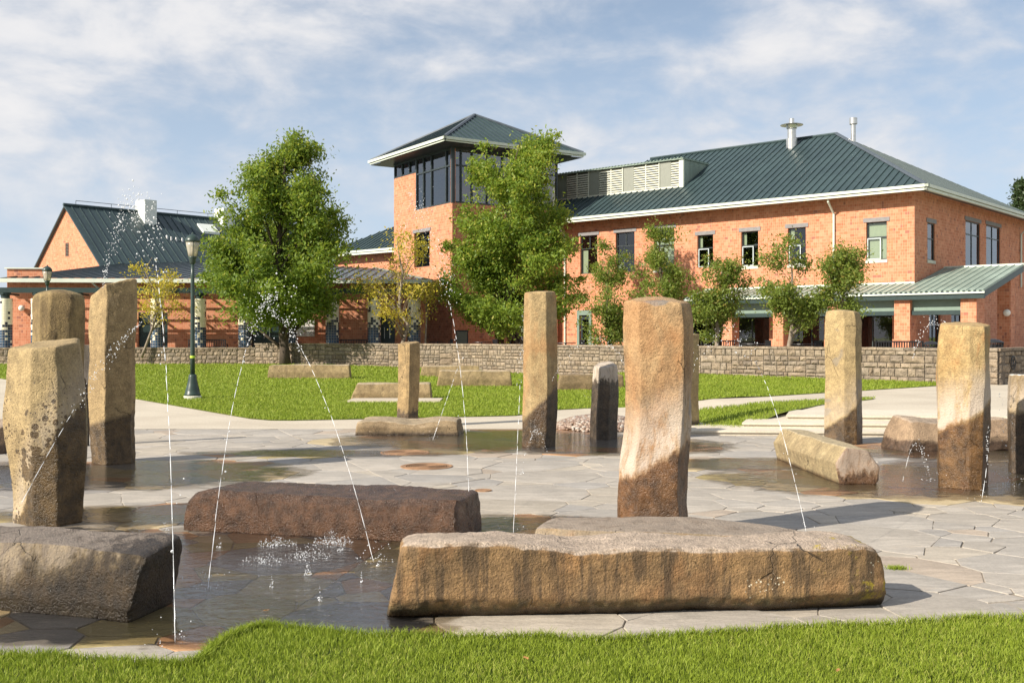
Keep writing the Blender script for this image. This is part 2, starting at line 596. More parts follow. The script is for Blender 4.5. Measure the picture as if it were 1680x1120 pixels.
def stone_mat(name, dry=(0.40, 0.30, 0.17), dry2=(0.30, 0.21, 0.12), wetc=(0.085, 0.05, 0.022), wz=0.5, wamp=0.3, soft=0.035,
              white=0.0, orange=0.0, spots=0.0, top=None, top_wet=False, streak=0.0, lichen=0.0, moss=0.0, grain=1.0, wet_rough=0.22, wet_shade_x=0.0, grey=0.0):
    """basalt: weathered tan skin, soaked dark and glossy up to the height wz, some shade painted in, mineral crust above the water line"""
    m, N = new_mat(name)
    c = N.coord('Object'); x, y, z = N.sep(c)
    nrm = N.new('ShaderNodeNewGeometry').outputs['Normal']; _, _, nz = N.sep(nrm)
    seed = (sum(ord(ch) for ch in name) % 97) * 1.7
    cs = N.vm('ADD', c, (seed, seed * 0.7, seed * 0.3))
    def skin_col(c_):
        return (c_[0] * 0.90, c_[1] * 0.87, c_[2] * 0.78)
    dry, dry2 = skin_col(dry), skin_col(dry2)
    n1 = N.noise(cs, 1.8, 6.0, 0.6, 0.5)
    n2 = N.noise(cs, 9.0, 6.0, 0.65)
    n3 = N.noise(cs, 55.0, 5.0, 0.7)
    gr = N.voro(cs, 75.0)
    col = N.mix(N.rng(n1, 0.36, 0.66), dry, dry2)
    k = N.m('MULTIPLY', N.rng(n2, 0.28, 0.72, 0.74, 1.20), N.rng(n3, 0.3, 0.7, 0.70, 1.22))
    # pits and hairline cracks
    wv = N.vm('ADD', N.vm('MULTIPLY', cs, (1.0, 1.0, 0.55)), N.vm('MULTIPLY', N.new('ShaderNodeTexNoise').outputs['Color'], (0.12, 0.12, 0.12)))
    vd = N.new('ShaderNodeTexVoronoi', feature='DISTANCE_TO_EDGE'); N.put(vd.inputs['Vector'], wv); vd.inputs['Scale'].default_value = 2.7
    crack = N.m('MULTIPLY', N.rng(vd.outputs['Distance'], 0.0, 0.010, 1.0, 0.0), N.rng(N.noise(cs, 1.5, 3.0), 0.52, 0.60))
    pitm = N.rng(N.voro(cs, 48.0), 0.10, 0.20, 1.0, 0.0)
    k = N.m('MULTIPLY', k, N.m('SUBTRACT', 1.0, N.m('ADD', N.m('MULTIPLY', crack, 0.6), N.m('MULTIPLY', N.m('MULTIPLY', pitm, N.rng(n1, 0.45, 0.6)), 0.35))))
    col = N.mix(1.0, col, N.comb(k, k, k), 'MULTIPLY')
    if grey:
        col = N.mix(N.rng(N.noise(cs, 2.6, 2.0, 0.4, 0.4), 0.66, 0.69, 0.0, grey), col, (0.17, 0.165, 0.16))
    if orange:
        om = N.rng(N.noise(N.vm('MULTIPLY', cs, (1.4, 1.4, 0.8)), 2.2, 4.0, 0.55, 0.7), 0.47, 0.64, 0.0, orange)
        col = N.mix(om, col, (0.46, 0.19, 0.06))
    if streak:
        sk = N.noise(N.vm('MULTIPLY', cs, (9.0, 9.0, 0.7)), 1.6, 5.0, 0.65, 0.3)
        col = N.mix(N.rng(sk, 0.46, 0.62, 0.0, streak), col, (0.075, 0.05, 0.028))
    if top is not None:
        col = N.mix(N.rng(N.m('ADD', nz, N.m('MULTIPLY', N.m('SUBTRACT', n2, 0.5), 0.4)), 0.58, 0.80), col,
                    N.mix(1.0, top, N.comb(k, k, k), 'MULTIPLY'))
    # soaked zone; its slant also paints shade into the stones' right sides
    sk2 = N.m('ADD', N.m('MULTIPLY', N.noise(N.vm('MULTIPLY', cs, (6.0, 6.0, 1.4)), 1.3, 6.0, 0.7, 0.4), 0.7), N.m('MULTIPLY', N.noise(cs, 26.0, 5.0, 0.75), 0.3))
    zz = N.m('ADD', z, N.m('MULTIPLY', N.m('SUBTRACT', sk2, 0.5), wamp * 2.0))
    if wet_shade_x:
        zz = N.m('SUBTRACT', zz, N.m('MULTIPLY', x, wet_shade_x))
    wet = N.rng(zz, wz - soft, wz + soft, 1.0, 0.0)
    if spots:
        # splash marks: wet blotches of different sizes thinning out upwards
        v1 = N.voro(cs, 13.0); v2 = N.voro(cs, 30.0)
        cut1 = N.rng(z, wz, wz + 0.85, 0.50, 0.06, False); cut2 = N.rng(z, wz, wz + 1.0, 0.42, 0.06, False)
        den = N.noise(cs, 2.3, 3.0)
        d1 = N.m('LESS_THAN', v1, N.m('MULTIPLY', cut1, N.rng(N.m('ADD', den, N.m('MULTIPLY', x, 0.35)), 0.36, 0.58, 0.25, 1.5)))
        d2 = N.m('LESS_THAN', v2, N.m('MULTIPLY', cut2, N.rng(den, 0.35, 0.6, 0.2, 1.2)))
        wet = N.m('MAXIMUM', wet, N.m('MULTIPLY', N.m('MAXIMUM', d1, d2), spots))
    if white:
        band = N.m('MULTIPLY', N.rng(zz, wz - 0.02, wz + 0.06), N.rng(zz, wz + 0.12, wz + 0.62, 1.0, 0.0))
        wn = N.rng(N.noise(N.vm('MULTIPLY', cs, (5.0, 5.0, 1.2)), 1.5, 6.0, 0.7, 0.5), 0.30, 0.54)
        col = N.mix(N.m('MULTIPLY', N.m('MULTIPLY', band, wn), white), col, (0.56, 0.48, 0.40))
    if lichen:
        lm = N.rng(N.m('ADD', N.noise(cs, 7.0, 6.0, 0.75), N.m('MULTIPLY', x, 0.16)), 0.62 + 0.12, 0.84, 0.0, lichen)
        col = N.mix(lm, col, (0.40, 0.30, 0.025))
        lw = N.m('LESS_THAN', N.voro(cs, 40.0), N.rng(N.m('ADD', N.noise(cs, 2.5), N.m('MULTIPLY', x, 0.13)), 0.62, 0.8, 0.0, 0.26))
        col = N.mix(N.m('MULTIPLY', lw, 0.85), col, (0.72, 0.66, 0.50))
    if moss:
        mm = N.m('MULTIPLY', N.rng(z, 0.02, 0.15, 1.0, 0.0), N.rng(n2, 0.35, 0.6))
        col = N.mix(N.m('MULTIPLY', mm, moss), col, (0.055, 0.055, 0.012))
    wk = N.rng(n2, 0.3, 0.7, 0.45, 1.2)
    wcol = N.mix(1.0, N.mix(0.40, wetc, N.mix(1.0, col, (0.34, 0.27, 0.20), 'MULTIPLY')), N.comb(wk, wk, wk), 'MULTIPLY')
    if top_wet:
        wet = N.m('MAXIMUM', wet, N.rng(nz, 0.55, 0.8, 0.0, 0.55))
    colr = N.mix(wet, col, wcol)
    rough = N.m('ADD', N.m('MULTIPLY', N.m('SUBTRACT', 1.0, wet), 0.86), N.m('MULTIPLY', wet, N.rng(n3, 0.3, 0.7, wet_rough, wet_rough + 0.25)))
    n4 = N.noise(cs, 130.0, 3.0, 0.7)
    pit = N.rng(N.voro(cs, 34.0), 0.0, 0.35)
    hgt = N.m('ADD', N.m('MULTIPLY', n2, 0.30), N.m('ADD', N.m('MULTIPLY', n3, 0.34 * grain), N.m('MULTIPLY', gr, 0.10 * grain)))
    hgt = N.m('ADD', hgt, N.m('ADD', N.m('MULTIPLY', n4, 0.14 * grain), N.m('MULTIPLY', pit, 0.10 * grain)))
    ledge = N.m('SNAP', N.noise(N.vm('MULTIPLY', cs, (1.0, 1.0, 0.7)), 3.4, 4.0, 0.55, 0.6), 0.055)
    hgt = N.m('ADD', hgt, N.m('MULTIPLY', ledge, 1.9))
    hgt = N.m('SUBTRACT', hgt, N.m('MULTIPLY', crack, 0.35))
    N.out(N.pbr(colr, rough, N.bump(hgt, 0.9, 0.03)))
    return m


def mat_water():
    """thin film over the flagstones: wets and darkens what lies below, mirrors the sky; breaks up towards its rim"""
    m, N = new_mat('water_film')
    p = N.new('ShaderNodeNewGeometry').outputs['Position']
    e = N.sep(N.attr('tone'))[0]          # 0 at the rim, 1 well inside
    n = N.noise(p, 2.2, 6.0, 0.65, 0.6); n2 = N.noise(N.vm('MULTIPLY', p, (0.8, 2.0, 1.0)), 3.4, 4.0, 0.6, 0.5)
    edge = N.m('ADD', e, N.m('MULTIPLY', N.m('SUBTRACT', n, 0.5), 0.9))
    damp = N.rng(edge, 0.04, 0.20)
    pool = N.rng(N.m('ADD', edge, N.m('MULTIPLY', N.m('SUBTRACT', n2, 0.5), 1.7)), 0.30, 0.46)
    rip = N.m('ADD', N.m('MULTIPLY', N.noise(N.vm('MULTIPLY', p, (1.0, 1.6, 1.0)), 9.0, 3.0, 0.55, 0.8), 0.8), N.m('MULTIPLY', N.noise(p, 34.0, 3.0), 0.25))
    b = N.bump(rip, 0.5, 0.02)
    tint = N.mix(pool, (0.84, 0.80, 0.74), (0.96, 0.93, 0.88))
    tint = N.mix(damp, (1.0, 1.0, 1.0), tint)
    tr = N.new('ShaderNodeBsdfTransparent'); N.put(tr.inputs[0], tint)
    gl = N.new('ShaderNodeBsdfGlossy'); N.put(gl.inputs[0], (1, 1, 1)); N.put(gl.inputs['Roughness'], N.rng(pool, 0.0, 1.0, 0.30, 0.05, False)); N.put(gl.inputs['Normal'], b)
    fr = N.new('ShaderNodeFresnel'); fr.inputs[0].default_value = 1.33; N.put(fr.inputs['Normal'], b)
    f = N.m('MULTIPLY', N.m('MULTIPLY', fr.outputs[0], N.rng(pool, 0.0, 1.0, 0.35, 1.0, False)), damp)
    mx = N.new('ShaderNodeMixShader'); N.put(mx.inputs[0], f)
    N.nt.links.new(tr.outputs[0], mx.inputs[1]); N.nt.links.new(gl.outputs[0], mx.inputs[2])
    N.out(mx.outputs[0])
    return m


def mat_drops():
    """aerated water of the jets"""
    m, N = new_mat('jet_water')
    d = N.pbr((0.93, 0.95, 0.97), 0.12, None, 0.0, 0.6)
    tr = N.new('ShaderNodeBsdfTransparent')
    lw = N.new('ShaderNodeLayerWeight'); lw.inputs[0].default_value = 0.35
    mx = N.new('ShaderNodeMixShader'); N.put(mx.inputs[0], N.rng(lw.outputs['Facing'], 0.0, 0.9, 0.42, 0.08))
    N.nt.links.new(d, mx.inputs[1]); N.nt.links.new(tr.outputs[0], mx.inputs[2])
    N.out(mx.outputs[0])
    return m


def mat_poster(name):
    """a paper sheet with rows of small print"""
    m, N = new_mat(name)
    c = N.coord('Object'); x, y, z = N.sep(c)
    info = N.new('ShaderNodeObjectInfo').outputs['Random']
    base = N.ramp(info, [(0.0, (0.82, 0.82, 0.78)), (0.45, (0.80, 0.78, 0.70)), (0.7, (0.75, 0.70, 0.72)), (0.9, (0.30, 0.62, 0.10))], 'CONSTANT')
    blot = N.rng(N.noise(N.vm('ADD', c, N.comb(info, info, info)), 9.0, 2.0), 0.52, 0.60, 0.0, 0.6)
    col = N.mix(blot, base, (0.28, 0.10, 0.10))
    N.out(N.pbr(col, 0.6))
    return m


M = {}
M['brick'] = mat_brick('clay_block')
M['roof'] = mat_roof('dark_green_metal', (0.036, 0.060, 0.063), 0.40)
M['roof_blue'] = mat_roof('slate_blue_metal', (0.072, 0.088, 0.105), 0.36)
M['canopy'] = mat_roof('pale_green_metal', (0.26, 0.325, 0.275), 0.45)
M['gutter'] = mat_plain('mint_white_paint', (0.60, 0.645, 0.555), 0.45, var=0.06, scale=1.5)
M['green'] = mat_plain('dark_green_paint', (0.016, 0.036, 0.035), 0.4, var=0.15)
M['greenpanel'] = mat_plain('sage_panel', (0.17, 0.235, 0.19), 0.5, var=0.06)
M['frame'] = mat_plain('window_frame_dark', (0.03, 0.04, 0.042), 0.4)
M['sash'] = mat_plain('sash_pale', (0.48, 0.54, 0.54), 0.4)
M['lintel'] = mat_plain('grey_lintel', (0.22, 0.21, 0.21), 0.75, bump=0.2)
M['sill'] = mat_plain('pale_sill', (0.58, 0.56, 0.46), 0.75, bump=0.1)
M['blind'] = mat_plain('sage_blind', (0.42, 0.46, 0.30), 0.85, var=0.04)
M['soffit'] = mat_plain('soffit_brown', (0.13, 0.10, 0.08), 0.8)
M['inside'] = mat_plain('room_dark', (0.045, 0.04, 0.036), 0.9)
M['glass'] = mat_glass('window_glass', 0.05)
M['glass_sky'] = mat_glass('tower_glass', 0.14, (0.45, 0.50, 0.52))
M['steel'] = mat_plain('galvanised_steel', (0.62, 0.61, 0.58), 0.32, 0.85, var=0.1)
M['louver'] = mat_plain('louver_cream', (0.60, 0.60, 0.50), 0.55, var=0.05)
M['louver_dark'] = mat_plain('louver_shade', (0.10, 0.10, 0.09), 0.8)
M['greypanel'] = mat_plain('grey_green_panel', (0.24, 0.25, 0.21), 0.6, var=0.05)
M['white'] = mat_plain('white_metal', (0.72, 0.76, 0.70), 0.5, var=0.04)
M['mortar'] = mat_plain('wall_mortar', (0.13, 0.105, 0.08), 0.95, bump=0.5)
M['wallstone'] = mat_wallstone()
M['concrete'] = mat_concrete('pale_concrete', (0.54, 0.48, 0.38), (0.47, 0.41, 0.32), 1.5)
M['concrete2'] = mat_concrete('step_concrete', (0.62, 0.56, 0.45), (0.54, 0.48, 0.38))
M['terrace'] = mat_concrete('terrace_paving', (0.42, 0.37, 0.31), (0.36, 0.31, 0.26), 1.0)
M['flag'] = mat_flag()
M['joint'] = mat_plain('joint_sand', (0.27, 0.23, 0.18), 0.95, var=0.3, scale=5.0, bump=0.5)
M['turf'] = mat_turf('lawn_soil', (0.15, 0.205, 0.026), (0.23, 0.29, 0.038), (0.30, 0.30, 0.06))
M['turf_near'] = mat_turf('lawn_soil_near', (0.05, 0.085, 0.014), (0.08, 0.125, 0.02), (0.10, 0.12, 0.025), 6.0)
M['blade'] = mat_grass('grass_blade', (0.17, 0.235, 0.020), (0.33, 0.41, 0.045), (0.50, 0.48, 0.13))
M['blade_far'] = mat_grass('grass_blade_far', (0.18, 0.245, 0.024), (0.285, 0.36, 0.042), (0.38, 0.37, 0.08))
M['mosaic'] = mat_mosaic()
M['globe'] = mat_plain('lamp_globe', (0.80, 0.78, 0.70), 0.25, var=0.02)
M['lampgreen'] = mat_plain('lamp_post_green', (0.028, 0.05, 0.042), 0.38, var=0.2)
M['black'] = mat_plain('black_metal', (0.018, 0.018, 0.020), 0.45)
M['water'] = mat_water()
M['jet'] = mat_drops()
M['rust'] = mat_plain('rusty_cover', (0.30, 0.17, 0.09), 0.8, var=0.25, scale=12.0, bump=0.4)
M['poster'] = mat_poster('paper_sheet')
M['bark'] = mat_bark('brown_bark', (0.10, 0.075, 0.055), (0.05, 0.036, 0.026))
M['bark_pale'] = mat_bark('pale_bark', (0.30, 0.25, 0.19), (0.17, 0.13, 0.09))
M['leaf_a'] = mat_leaf('ash_leaf', (0.095, 0.175, 0.03), (0.25, 0.345, 0.05), (0.48, 0.47, 0.08), 0.5)
M['leaf_b'] = mat_leaf('ash_leaf_light', (0.11, 0.20, 0.03), (0.28, 0.38, 0.05), (0.52, 0.50, 0.09), 0.5)
M['leaf_y'] = mat_leaf('yellow_leaf', (0.54, 0.42, 0.05), (0.74, 0.58, 0.09), (0.30, 0.32, 0.05), 0.5)
M['leaf_s'] = mat_leaf('pear_leaf', (0.12, 0.18, 0.032), (0.25, 0.31, 0.06), (0.40, 0.28, 0.08), 0.45)
M['leaf_con'] = mat_leaf('conifer_needle', (0.022, 0.045, 0.018), (0.045, 0.075, 0.025), (0.06, 0.08, 0.03), 0.15)


# ------------------------------------------------------------------ ground
def sheet(name, pts, cell, zf, mat, parent=None, lift=0.0):
    bm = bmesh.new()
    f = bm.faces.new([bm.verts.new((p[0], p[1], 0)) for p in pts])
    f.normal_update()
    if f.normal.z < 0:
        f.normal_flip()
    xs = [p[0] for p in pts]; ys = [p[1] for p in pts]
    for ax, lo, hi in ((0, min(xs), max(xs)), (1, min(ys), max(ys))):
        k = math.floor(lo / cell) + 1
        while k * cell < hi:
            co = Vector((k * cell, 0, 0)) if ax == 0 else Vector((0, k * cell, 0))
            no = Vector((1, 0, 0)) if ax == 0 else Vector((0, 1, 0))
            bmesh.ops.bisect_plane(bm, geom=bm.verts[:] + bm.edges[:] + bm.faces[:], dist=1e-5, plane_co=co, plane_no=no)
            k += 1
    for v in bm.verts:
        v.co.z = zf(v.co.x, v.co.y) + lift
    me = bpy.data.meshes.new(name); bm.to_mesh(me); bm.free()
    me.materials.append(mat)
    o = bpy.data.objects.new(name, me); COL.objects.link(o)
    if parent is not None:
        o.parent = parent
    ORI[o] = Vector((0, 0, 0))
    return o


def inside(x, y, poly):
    c = False; j = len(poly) - 1
    for i in range(len(poly)):
        xi, yi = poly[i]; xj, yj = poly[j]
        if (yi > y) != (yj > y) and x < (xj - xi) * (y - yi) / (yj - yi) + xi:
            c = not c
        j = i
    return c


def inside_np(X, Y, poly):
    c = np.zeros(X.shape, dtype=bool); j = len(poly) - 1
    for i in range(len(poly)):
        xi, yi = poly[i]; xj, yj = poly[j]
        with np.errstate(divide='ignore', invalid='ignore'):
            hit = ((yi > Y) != (yj > Y)) & (X < (xj - xi) * (Y - yi) / (yj - yi + 1e-12) + xi)
        c ^= hit; j = i
    return c


def gp(px, py, z=0.0):
    v = G(px, py, z)
    return (v.x, v.y)


def smooth_line(pts, n=6):
    out = []
    for i in range(len(pts) - 1):
        p0 = pts[max(i - 1, 0)]; p1 = pts[i]; p2 = pts[i + 1]; p3 = pts[min(i + 2, len(pts) - 1)]
        for k in range(n):
            t = k / n
            out.append(tuple(0.5 * ((2 * p1[a]) + (-p0[a] + p2[a]) * t + (2 * p0[a] - 5 * p1[a] + 4 * p2[a] - p3[a]) * t * t + (-p0[a] + 3 * p1[a] - 3 * p2[a] + p3[a]) * t ** 3) for a in (0, 1)))
    out.append(pts[-1])
    return out


props(mk('ground', [Vector((-3000, -500, -0.09)), Vector((3000, -500, -0.09)), Vector((3000, 5000, -0.09)), Vector((-3000, 5000, -0.09))],
         [(0, 1, 2, 3)], M['turf']), kind='structure')

# wall line (base of the stone wall) and the terrace behind it
WALL = [(-70.0, 50.9), (-12.95, 52.3), (-2.75, 48.2), (6.75, 37.0), (13.65, 29.1), (22.5, 39.2)]
WALL_TOP, WALL_TOP_LOW, TER = 1.27, 1.05, 0.60

# concrete walks: one sheet behind the plaza, following the rise on the right
props(sheet('concrete_walk', [(-75, 17.95), (45, 17.95), (45, 46), (22.6, 39.0), (13.9, 29.6), (6.75, 37.4), (-2.75, 48.6), (-12.95, 52.7), (-75, 51.3)], 1.5, gz, M['concrete'], lift=0.0), kind='structure')

# lawn between the walk and the wall
LAWN = [(-36.0, 51.55), (-29.5, 50.6), (-18.2, 37.0), (-9.55, 26.4), (-5.1, 20.15), (-4.6, 19.75), (-4.2, 19.72), (-2.27, 20.2), (0.05, 20.9), (0.5, 21.6), (1.0, 22.6), (1.6, 23.0), (2.6, 23.0), (4.2, 23.1),
        (5.8, 23.5), (10.2, 27.2), (11.9, 28.7), (13.2, 29.4), (6.75, 36.8), (-2.8, 48.0), (-13.0, 52.1), (-30.0, 51.7)]
props(sheet('lawn', LAWN, 1.0, lambda x, y: gz(x, y) + 0.012, M['turf']), kind='structure')
PATCH = [gp(1147, 671, .15), gp(1210, 668.5, .19), gp(1262, 664, .21), gp(1350, 657.5, .24), gp(1437, 653.5, .24), gp(1430, 655.5, .24), gp(1350, 664, .24), gp(1290, 677.5, .22), gp(1206, 697, .13), gp(1165, 704.5, .06), gp(1125, 706, .05)]
props(sheet('grass_verge', PATCH, 0.4, lambda x, y: gz(x, y) + 0.010, M['turf']), kind='structure')
PATCH2 = [gp(1618, 697, .2), gp(1628, 690, .24), gp(1650, 682, .24), gp(1690, 677, .24), gp(1760, 676, .24), gp(1800, 700, .24)]
props(sheet('grass_verge', PATCH2, 0.5, lambda x, y: gz(x, y) + 0.05, M['turf']), kind='structure')

# near lawn: its edge curls round the paving
EDGE = [(-6.5, 5.9), (-4.2, 5.25), gp(0, 1079), gp(120, 1086), gp(230, 1093), gp(305, 1096), gp(335, 1084), gp(352, 1066), gp(385, 1046), gp(430, 1033), gp(500, 1039), gp(600, 1048), gp(700, 1049), gp(800, 1052),
        gp(900, 1051), gp(1000, 1056), gp(1090, 1050), gp(1200, 1043), gp(1320, 1034), gp(1450, 1030), gp(1560, 1022), gp(1680, 1017), (4.5, 6.05), (7.0, 6.7)]
EDGE = smooth_line(EDGE, 4)
NEAR = EDGE + [(9.0, -12.0), (-9.0, -12.0)]
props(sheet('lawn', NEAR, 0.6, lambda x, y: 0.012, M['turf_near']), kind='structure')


def edge_y(x):
    for a, b in zip(EDGE[:-1], EDGE[1:]):
        if min(a[0], b[0]) <= x <= max(a[0], b[0]) and a[0] != b[0]:
            return a[1] + (b[1] - a[1]) * (x - a[0]) / (b[0] - a[0])
    return 5.2


def blades(name, P, hgt, wid, mat, rng, kind='stuff', label=None, lean=0.5):
    """P (n,3) roots"""
    n = len(P)
    a = rng.uniform(0, 2 * np.pi, n); l = rng.uniform(0.1, lean, n) * hgt; la = rng.uniform(0, 2 * np.pi, n)
    dx = np.cos(a) * wid / 2; dy = np.sin(a) * wid / 2
    ox = np.cos(la) * l; oy = np.sin(la) * l
    V = np.empty((n, 5, 3))
    V[:, 0] = P + np.stack([-dx, -dy, np.zeros(n)], 1)
    V[:, 1] = P + np.stack([dx, dy, np.zeros(n)], 1)
    mid = P + np.stack([ox * 0.35, oy * 0.35, hgt * 0.6], 1)
    V[:, 2] = mid + np.stack([dx * .8, dy * .8, np.zeros(n)], 1)
    V[:, 3] = mid + np.stack([-dx * .8, -dy * .8, np.zeros(n)], 1)
    V[:, 4] = P + np.stack([ox, oy, hgt], 1)
    b = np.arange(n)[:, None] * 5
    F = np.concatenate([b + np.array([[0, 1, 2]]), b + np.array([[0, 2, 3]]), b + np.array([[3, 2, 4]])], 0)
    t1 = rng.uniform(0, 1, n); t2 = (rng.uniform(0, 1, n) > 0.8) * rng.uniform(0.3, 1, n)
    tone = np.repeat(np.stack([t1, t2, t1], 1), 5, axis=0)
    o = mk_np(name, V.reshape(-1, 3), F, mat, tone=tone)
    return props(o, label, 'grass', kind=kind)


rng = np.random.default_rng(5)
n = 230000
X = rng.uniform(-3.3, 3.9, n); Y = rng.uniform(4.2, 6.2, n)
k = inside_np(X, Y, NEAR); X = X[k]; Y = Y[k]
ey = np.interp(X, *zip(*sorted(EDGE)))
clump = np.array([mnoise.noise((x * 5.0, y * 5.0, 1.0)) for x, y in zip(X[::1], Y[::1])])
hh = rng.uniform(0.018, 0.040, len(X)) * (1 + 0.5 * clump)
fringe = np.clip(1.0 - (ey - Y) / 0.07, 0, 1)
hh *= 1 + 0.25 * fringe
blades('grass', np.stack([X, Y, np.full(len(X), 0.010)], 1), hh, rng.uniform(0.0026, 0.0046, len(X)), M['blade'], rng, label='thick green mown grass along the near edge of the paving', lean=0.9)
# overhanging tufts right at the paving edge
ei = rng.integers(0, len(EDGE) - 1, 9000); et = rng.uniform(0, 1, 9000)
E = np.array(EDGE); EP = E[ei] + (E[ei + 1] - E[ei]) * et[:, None] + rng.normal(0, 0.012, (9000, 2))
k = (np.abs(EP[:, 0]) < 3.6)
EP = EP[k]
blades('grass', np.column_stack([EP, np.full(len(EP), 0.005)]), rng.uniform(0.03, 0.065, len(EP)), rng.uniform(0.003, 0.005, len(EP)), M['blade'], rng, label='ragged fringe of grass hanging over the near paving edge', lean=1.2)
# the lawn under the wall
n = 260000
u = rng.uniform(0, 1, n)
Y = 1.0 / (1 / 19.6 + u * (1 / 52.0 - 1 / 19.6)); X = rng.uniform(-0.52, 0.46, n) * Y
k = inside_np(X, Y, LAWN) & ~((X > -4.2) & (X < -1.75) & (Y > 24.8) & (Y < 26.3)); X = X[k]; Y = Y[k]
Z = np.array([gz(x, y) for x, y in zip(X, Y)]) + 0.008
sc = Y / 22.0
blades('grass', np.stack([X, Y, Z], 1), rng.uniform(0.035, 0.07, len(X)) * np.sqrt(sc), rng.uniform(0.010, 0.02, len(X)) * sc, M['blade_far'], rng, label='mown lawn grass between the stone wall and the walk', lean=1.0)
for PP, lab in ((PATCH, 'wedge of grass beside the low concrete steps'), (PATCH2, 'small grass mound beyond the right-hand standing stones')):
    xs = [p[0] for p in PP]; ys = [p[1] for p in PP]
    X = rng.uniform(min(xs), max(xs), 22000); Y = rng.uniform(min(ys), max(ys), 22000)
    k = inside_np(X, Y, PP); X = X[k]; Y = Y[k]
    Z = np.array([gz(x, y) for x, y in zip(X, Y)]) + 0.02
    blades('grass', np.stack([X, Y, Z], 1), rng.uniform(0.03, 0.065, len(X)), rng.uniform(0.008, 0.015, len(X)), M['blade_far'], rng, label=lab, lean=1.0)

# low broad steps at the right
st = thing('concrete_steps', (4.0, 17.0, 0), 'three broad pale concrete steps rising beside the grass wedge', 'steps')
for i, (x0, f0, f1) in enumerate(((2.75, 16.85, 16.1), (3.85, 17.35, 16.75), (4.75, 17.95, 17.4))):
    z1 = 0.08 * (i + 1)
    yb = 19.2
    b = MB().prism([(x0 + 0.03, f0 + 0.03), (13.0, f1 - 0.22), (13.0, yb), (x0 + 0.35 * (yb - f0), yb)], -0.02, z1 - 0.034)
    sp_ = b.build('step', M['concrete2'], st)
    MB().prism([(x0, f0), (13.0, f1 - 0.25), (13.0, yb + 0.01), (x0 + 0.35 * (yb - f0) - 0.03, yb + 0.01)], z1 - 0.032, z1 + (0.004 if i == 2 else 0.0)).build('tread', M['concrete2'], sp_)

# where water lies on the plaza: ellipses (x, y, rx, ry)
ELL = [(-1.55, 6.35, 1.05, 0.95), (-1.95, 7.7, 1.6, 1.1), (-1.25, 5.75, 0.95, 0.5), (-0.75, 6.5, 0.6, 0.9), (0.05, 8.75, 1.2, 0.55), (-3.2, 9.3, 1.5, 0.55), (-4.4, 12.1, 2.0, 1.35), (-6.4, 11.8, 1.7, 1.4),
       (-0.3, 16.1, 2.5, 1.8), (1.4, 15.3, 1.9, 1.4), (-2.5, 14.2, 2.0, 0.45), (3.1, 13.0, 1.5, 0.7), (4.7, 11.6, 2.5, 1.5), (6.3, 11.6, 2.6, 2.0), (-2.45, 5.75, 0.9, 0.4), (-3.6, 7.9, 1.2, 0.9), (6.6, 14.3, 2.0, 1.2)]

# ------------------------------------------------------------------ plaza of flagstones
plaza = props(mk('plaza', [Vector((-14, 3.5, -0.007)), Vector((13.5, 3.5, -0.007)), Vector((13.5, 18.0, -0.007)), Vector((-14, 18.0, -0.007))], [(0, 1, 2, 3)], M['joint']), kind='structure')


def clip_half(poly, px, py, nx, ny):
    """keep the side where (p - (px,py)).n <= 0"""
    out = []
    for i in range(len(poly)):
        a = poly[i]; b = poly[(i + 1) % len(poly)]
        da = (a[0] - px) * nx + (a[1] - py) * ny; db = (b[0] - px) * nx + (b[1] - py) * ny
        if da <= 0:
            out.append(a)
        if (da < 0 < db) or (db < 0 < da):
            t = da / (da - db); out.append((a[0] + (b[0] - a[0]) * t, a[1] + (b[1] - a[1]) * t))
    return out


def area(p):
    return 0.5 * sum(p[i][0] * p[(i + 1) % len(p)][1] - p[(i + 1) % len(p)][0] * p[i][1] for i in range(len(p)))


prnd = random.Random(11)
seeds = []
grid = {}
tries = 0
while tries < 26000:
    tries += 1
    y = 4.4 + 13.5 * prnd.random() ** 1.3
    x = prnd.uniform(-0.62, 0.62) * (y + 1.5)
    if y < edge_y(x) - 0.5 or abs(x) > 13:
        continue
    r = prnd.choice((0.18, 0.25, 0.34, 0.44, 0.54)) * (1.0 if y < 10 else 1.2)
    key = (int(x), int(y)); ok = True
    for ii in (-1, 0, 1):
        for jj in (-1, 0, 1):
            for (sx, sy, sr) in grid.get((key[0] + ii, key[1] + jj), ()):
                if (sx - x) ** 2 + ((sy - y) * 1.15) ** 2 < (0.55 * (sr + r)) ** 2 * 1.7:
                    ok = False
    if ok:
        seeds.append((x, y, r)); grid.setdefault(key, []).append((x, y, r))
S = np.array(seeds)
CUTS = [(gp(645, 885), gp(440, 1030)), (gp(1475, 934), gp(1680, 980)), (gp(435, 694), gp(600, 770)), (gp(0, 1030), gp(40, 1010)), (gp(690, 800), gp(900, 770))]
cells = []
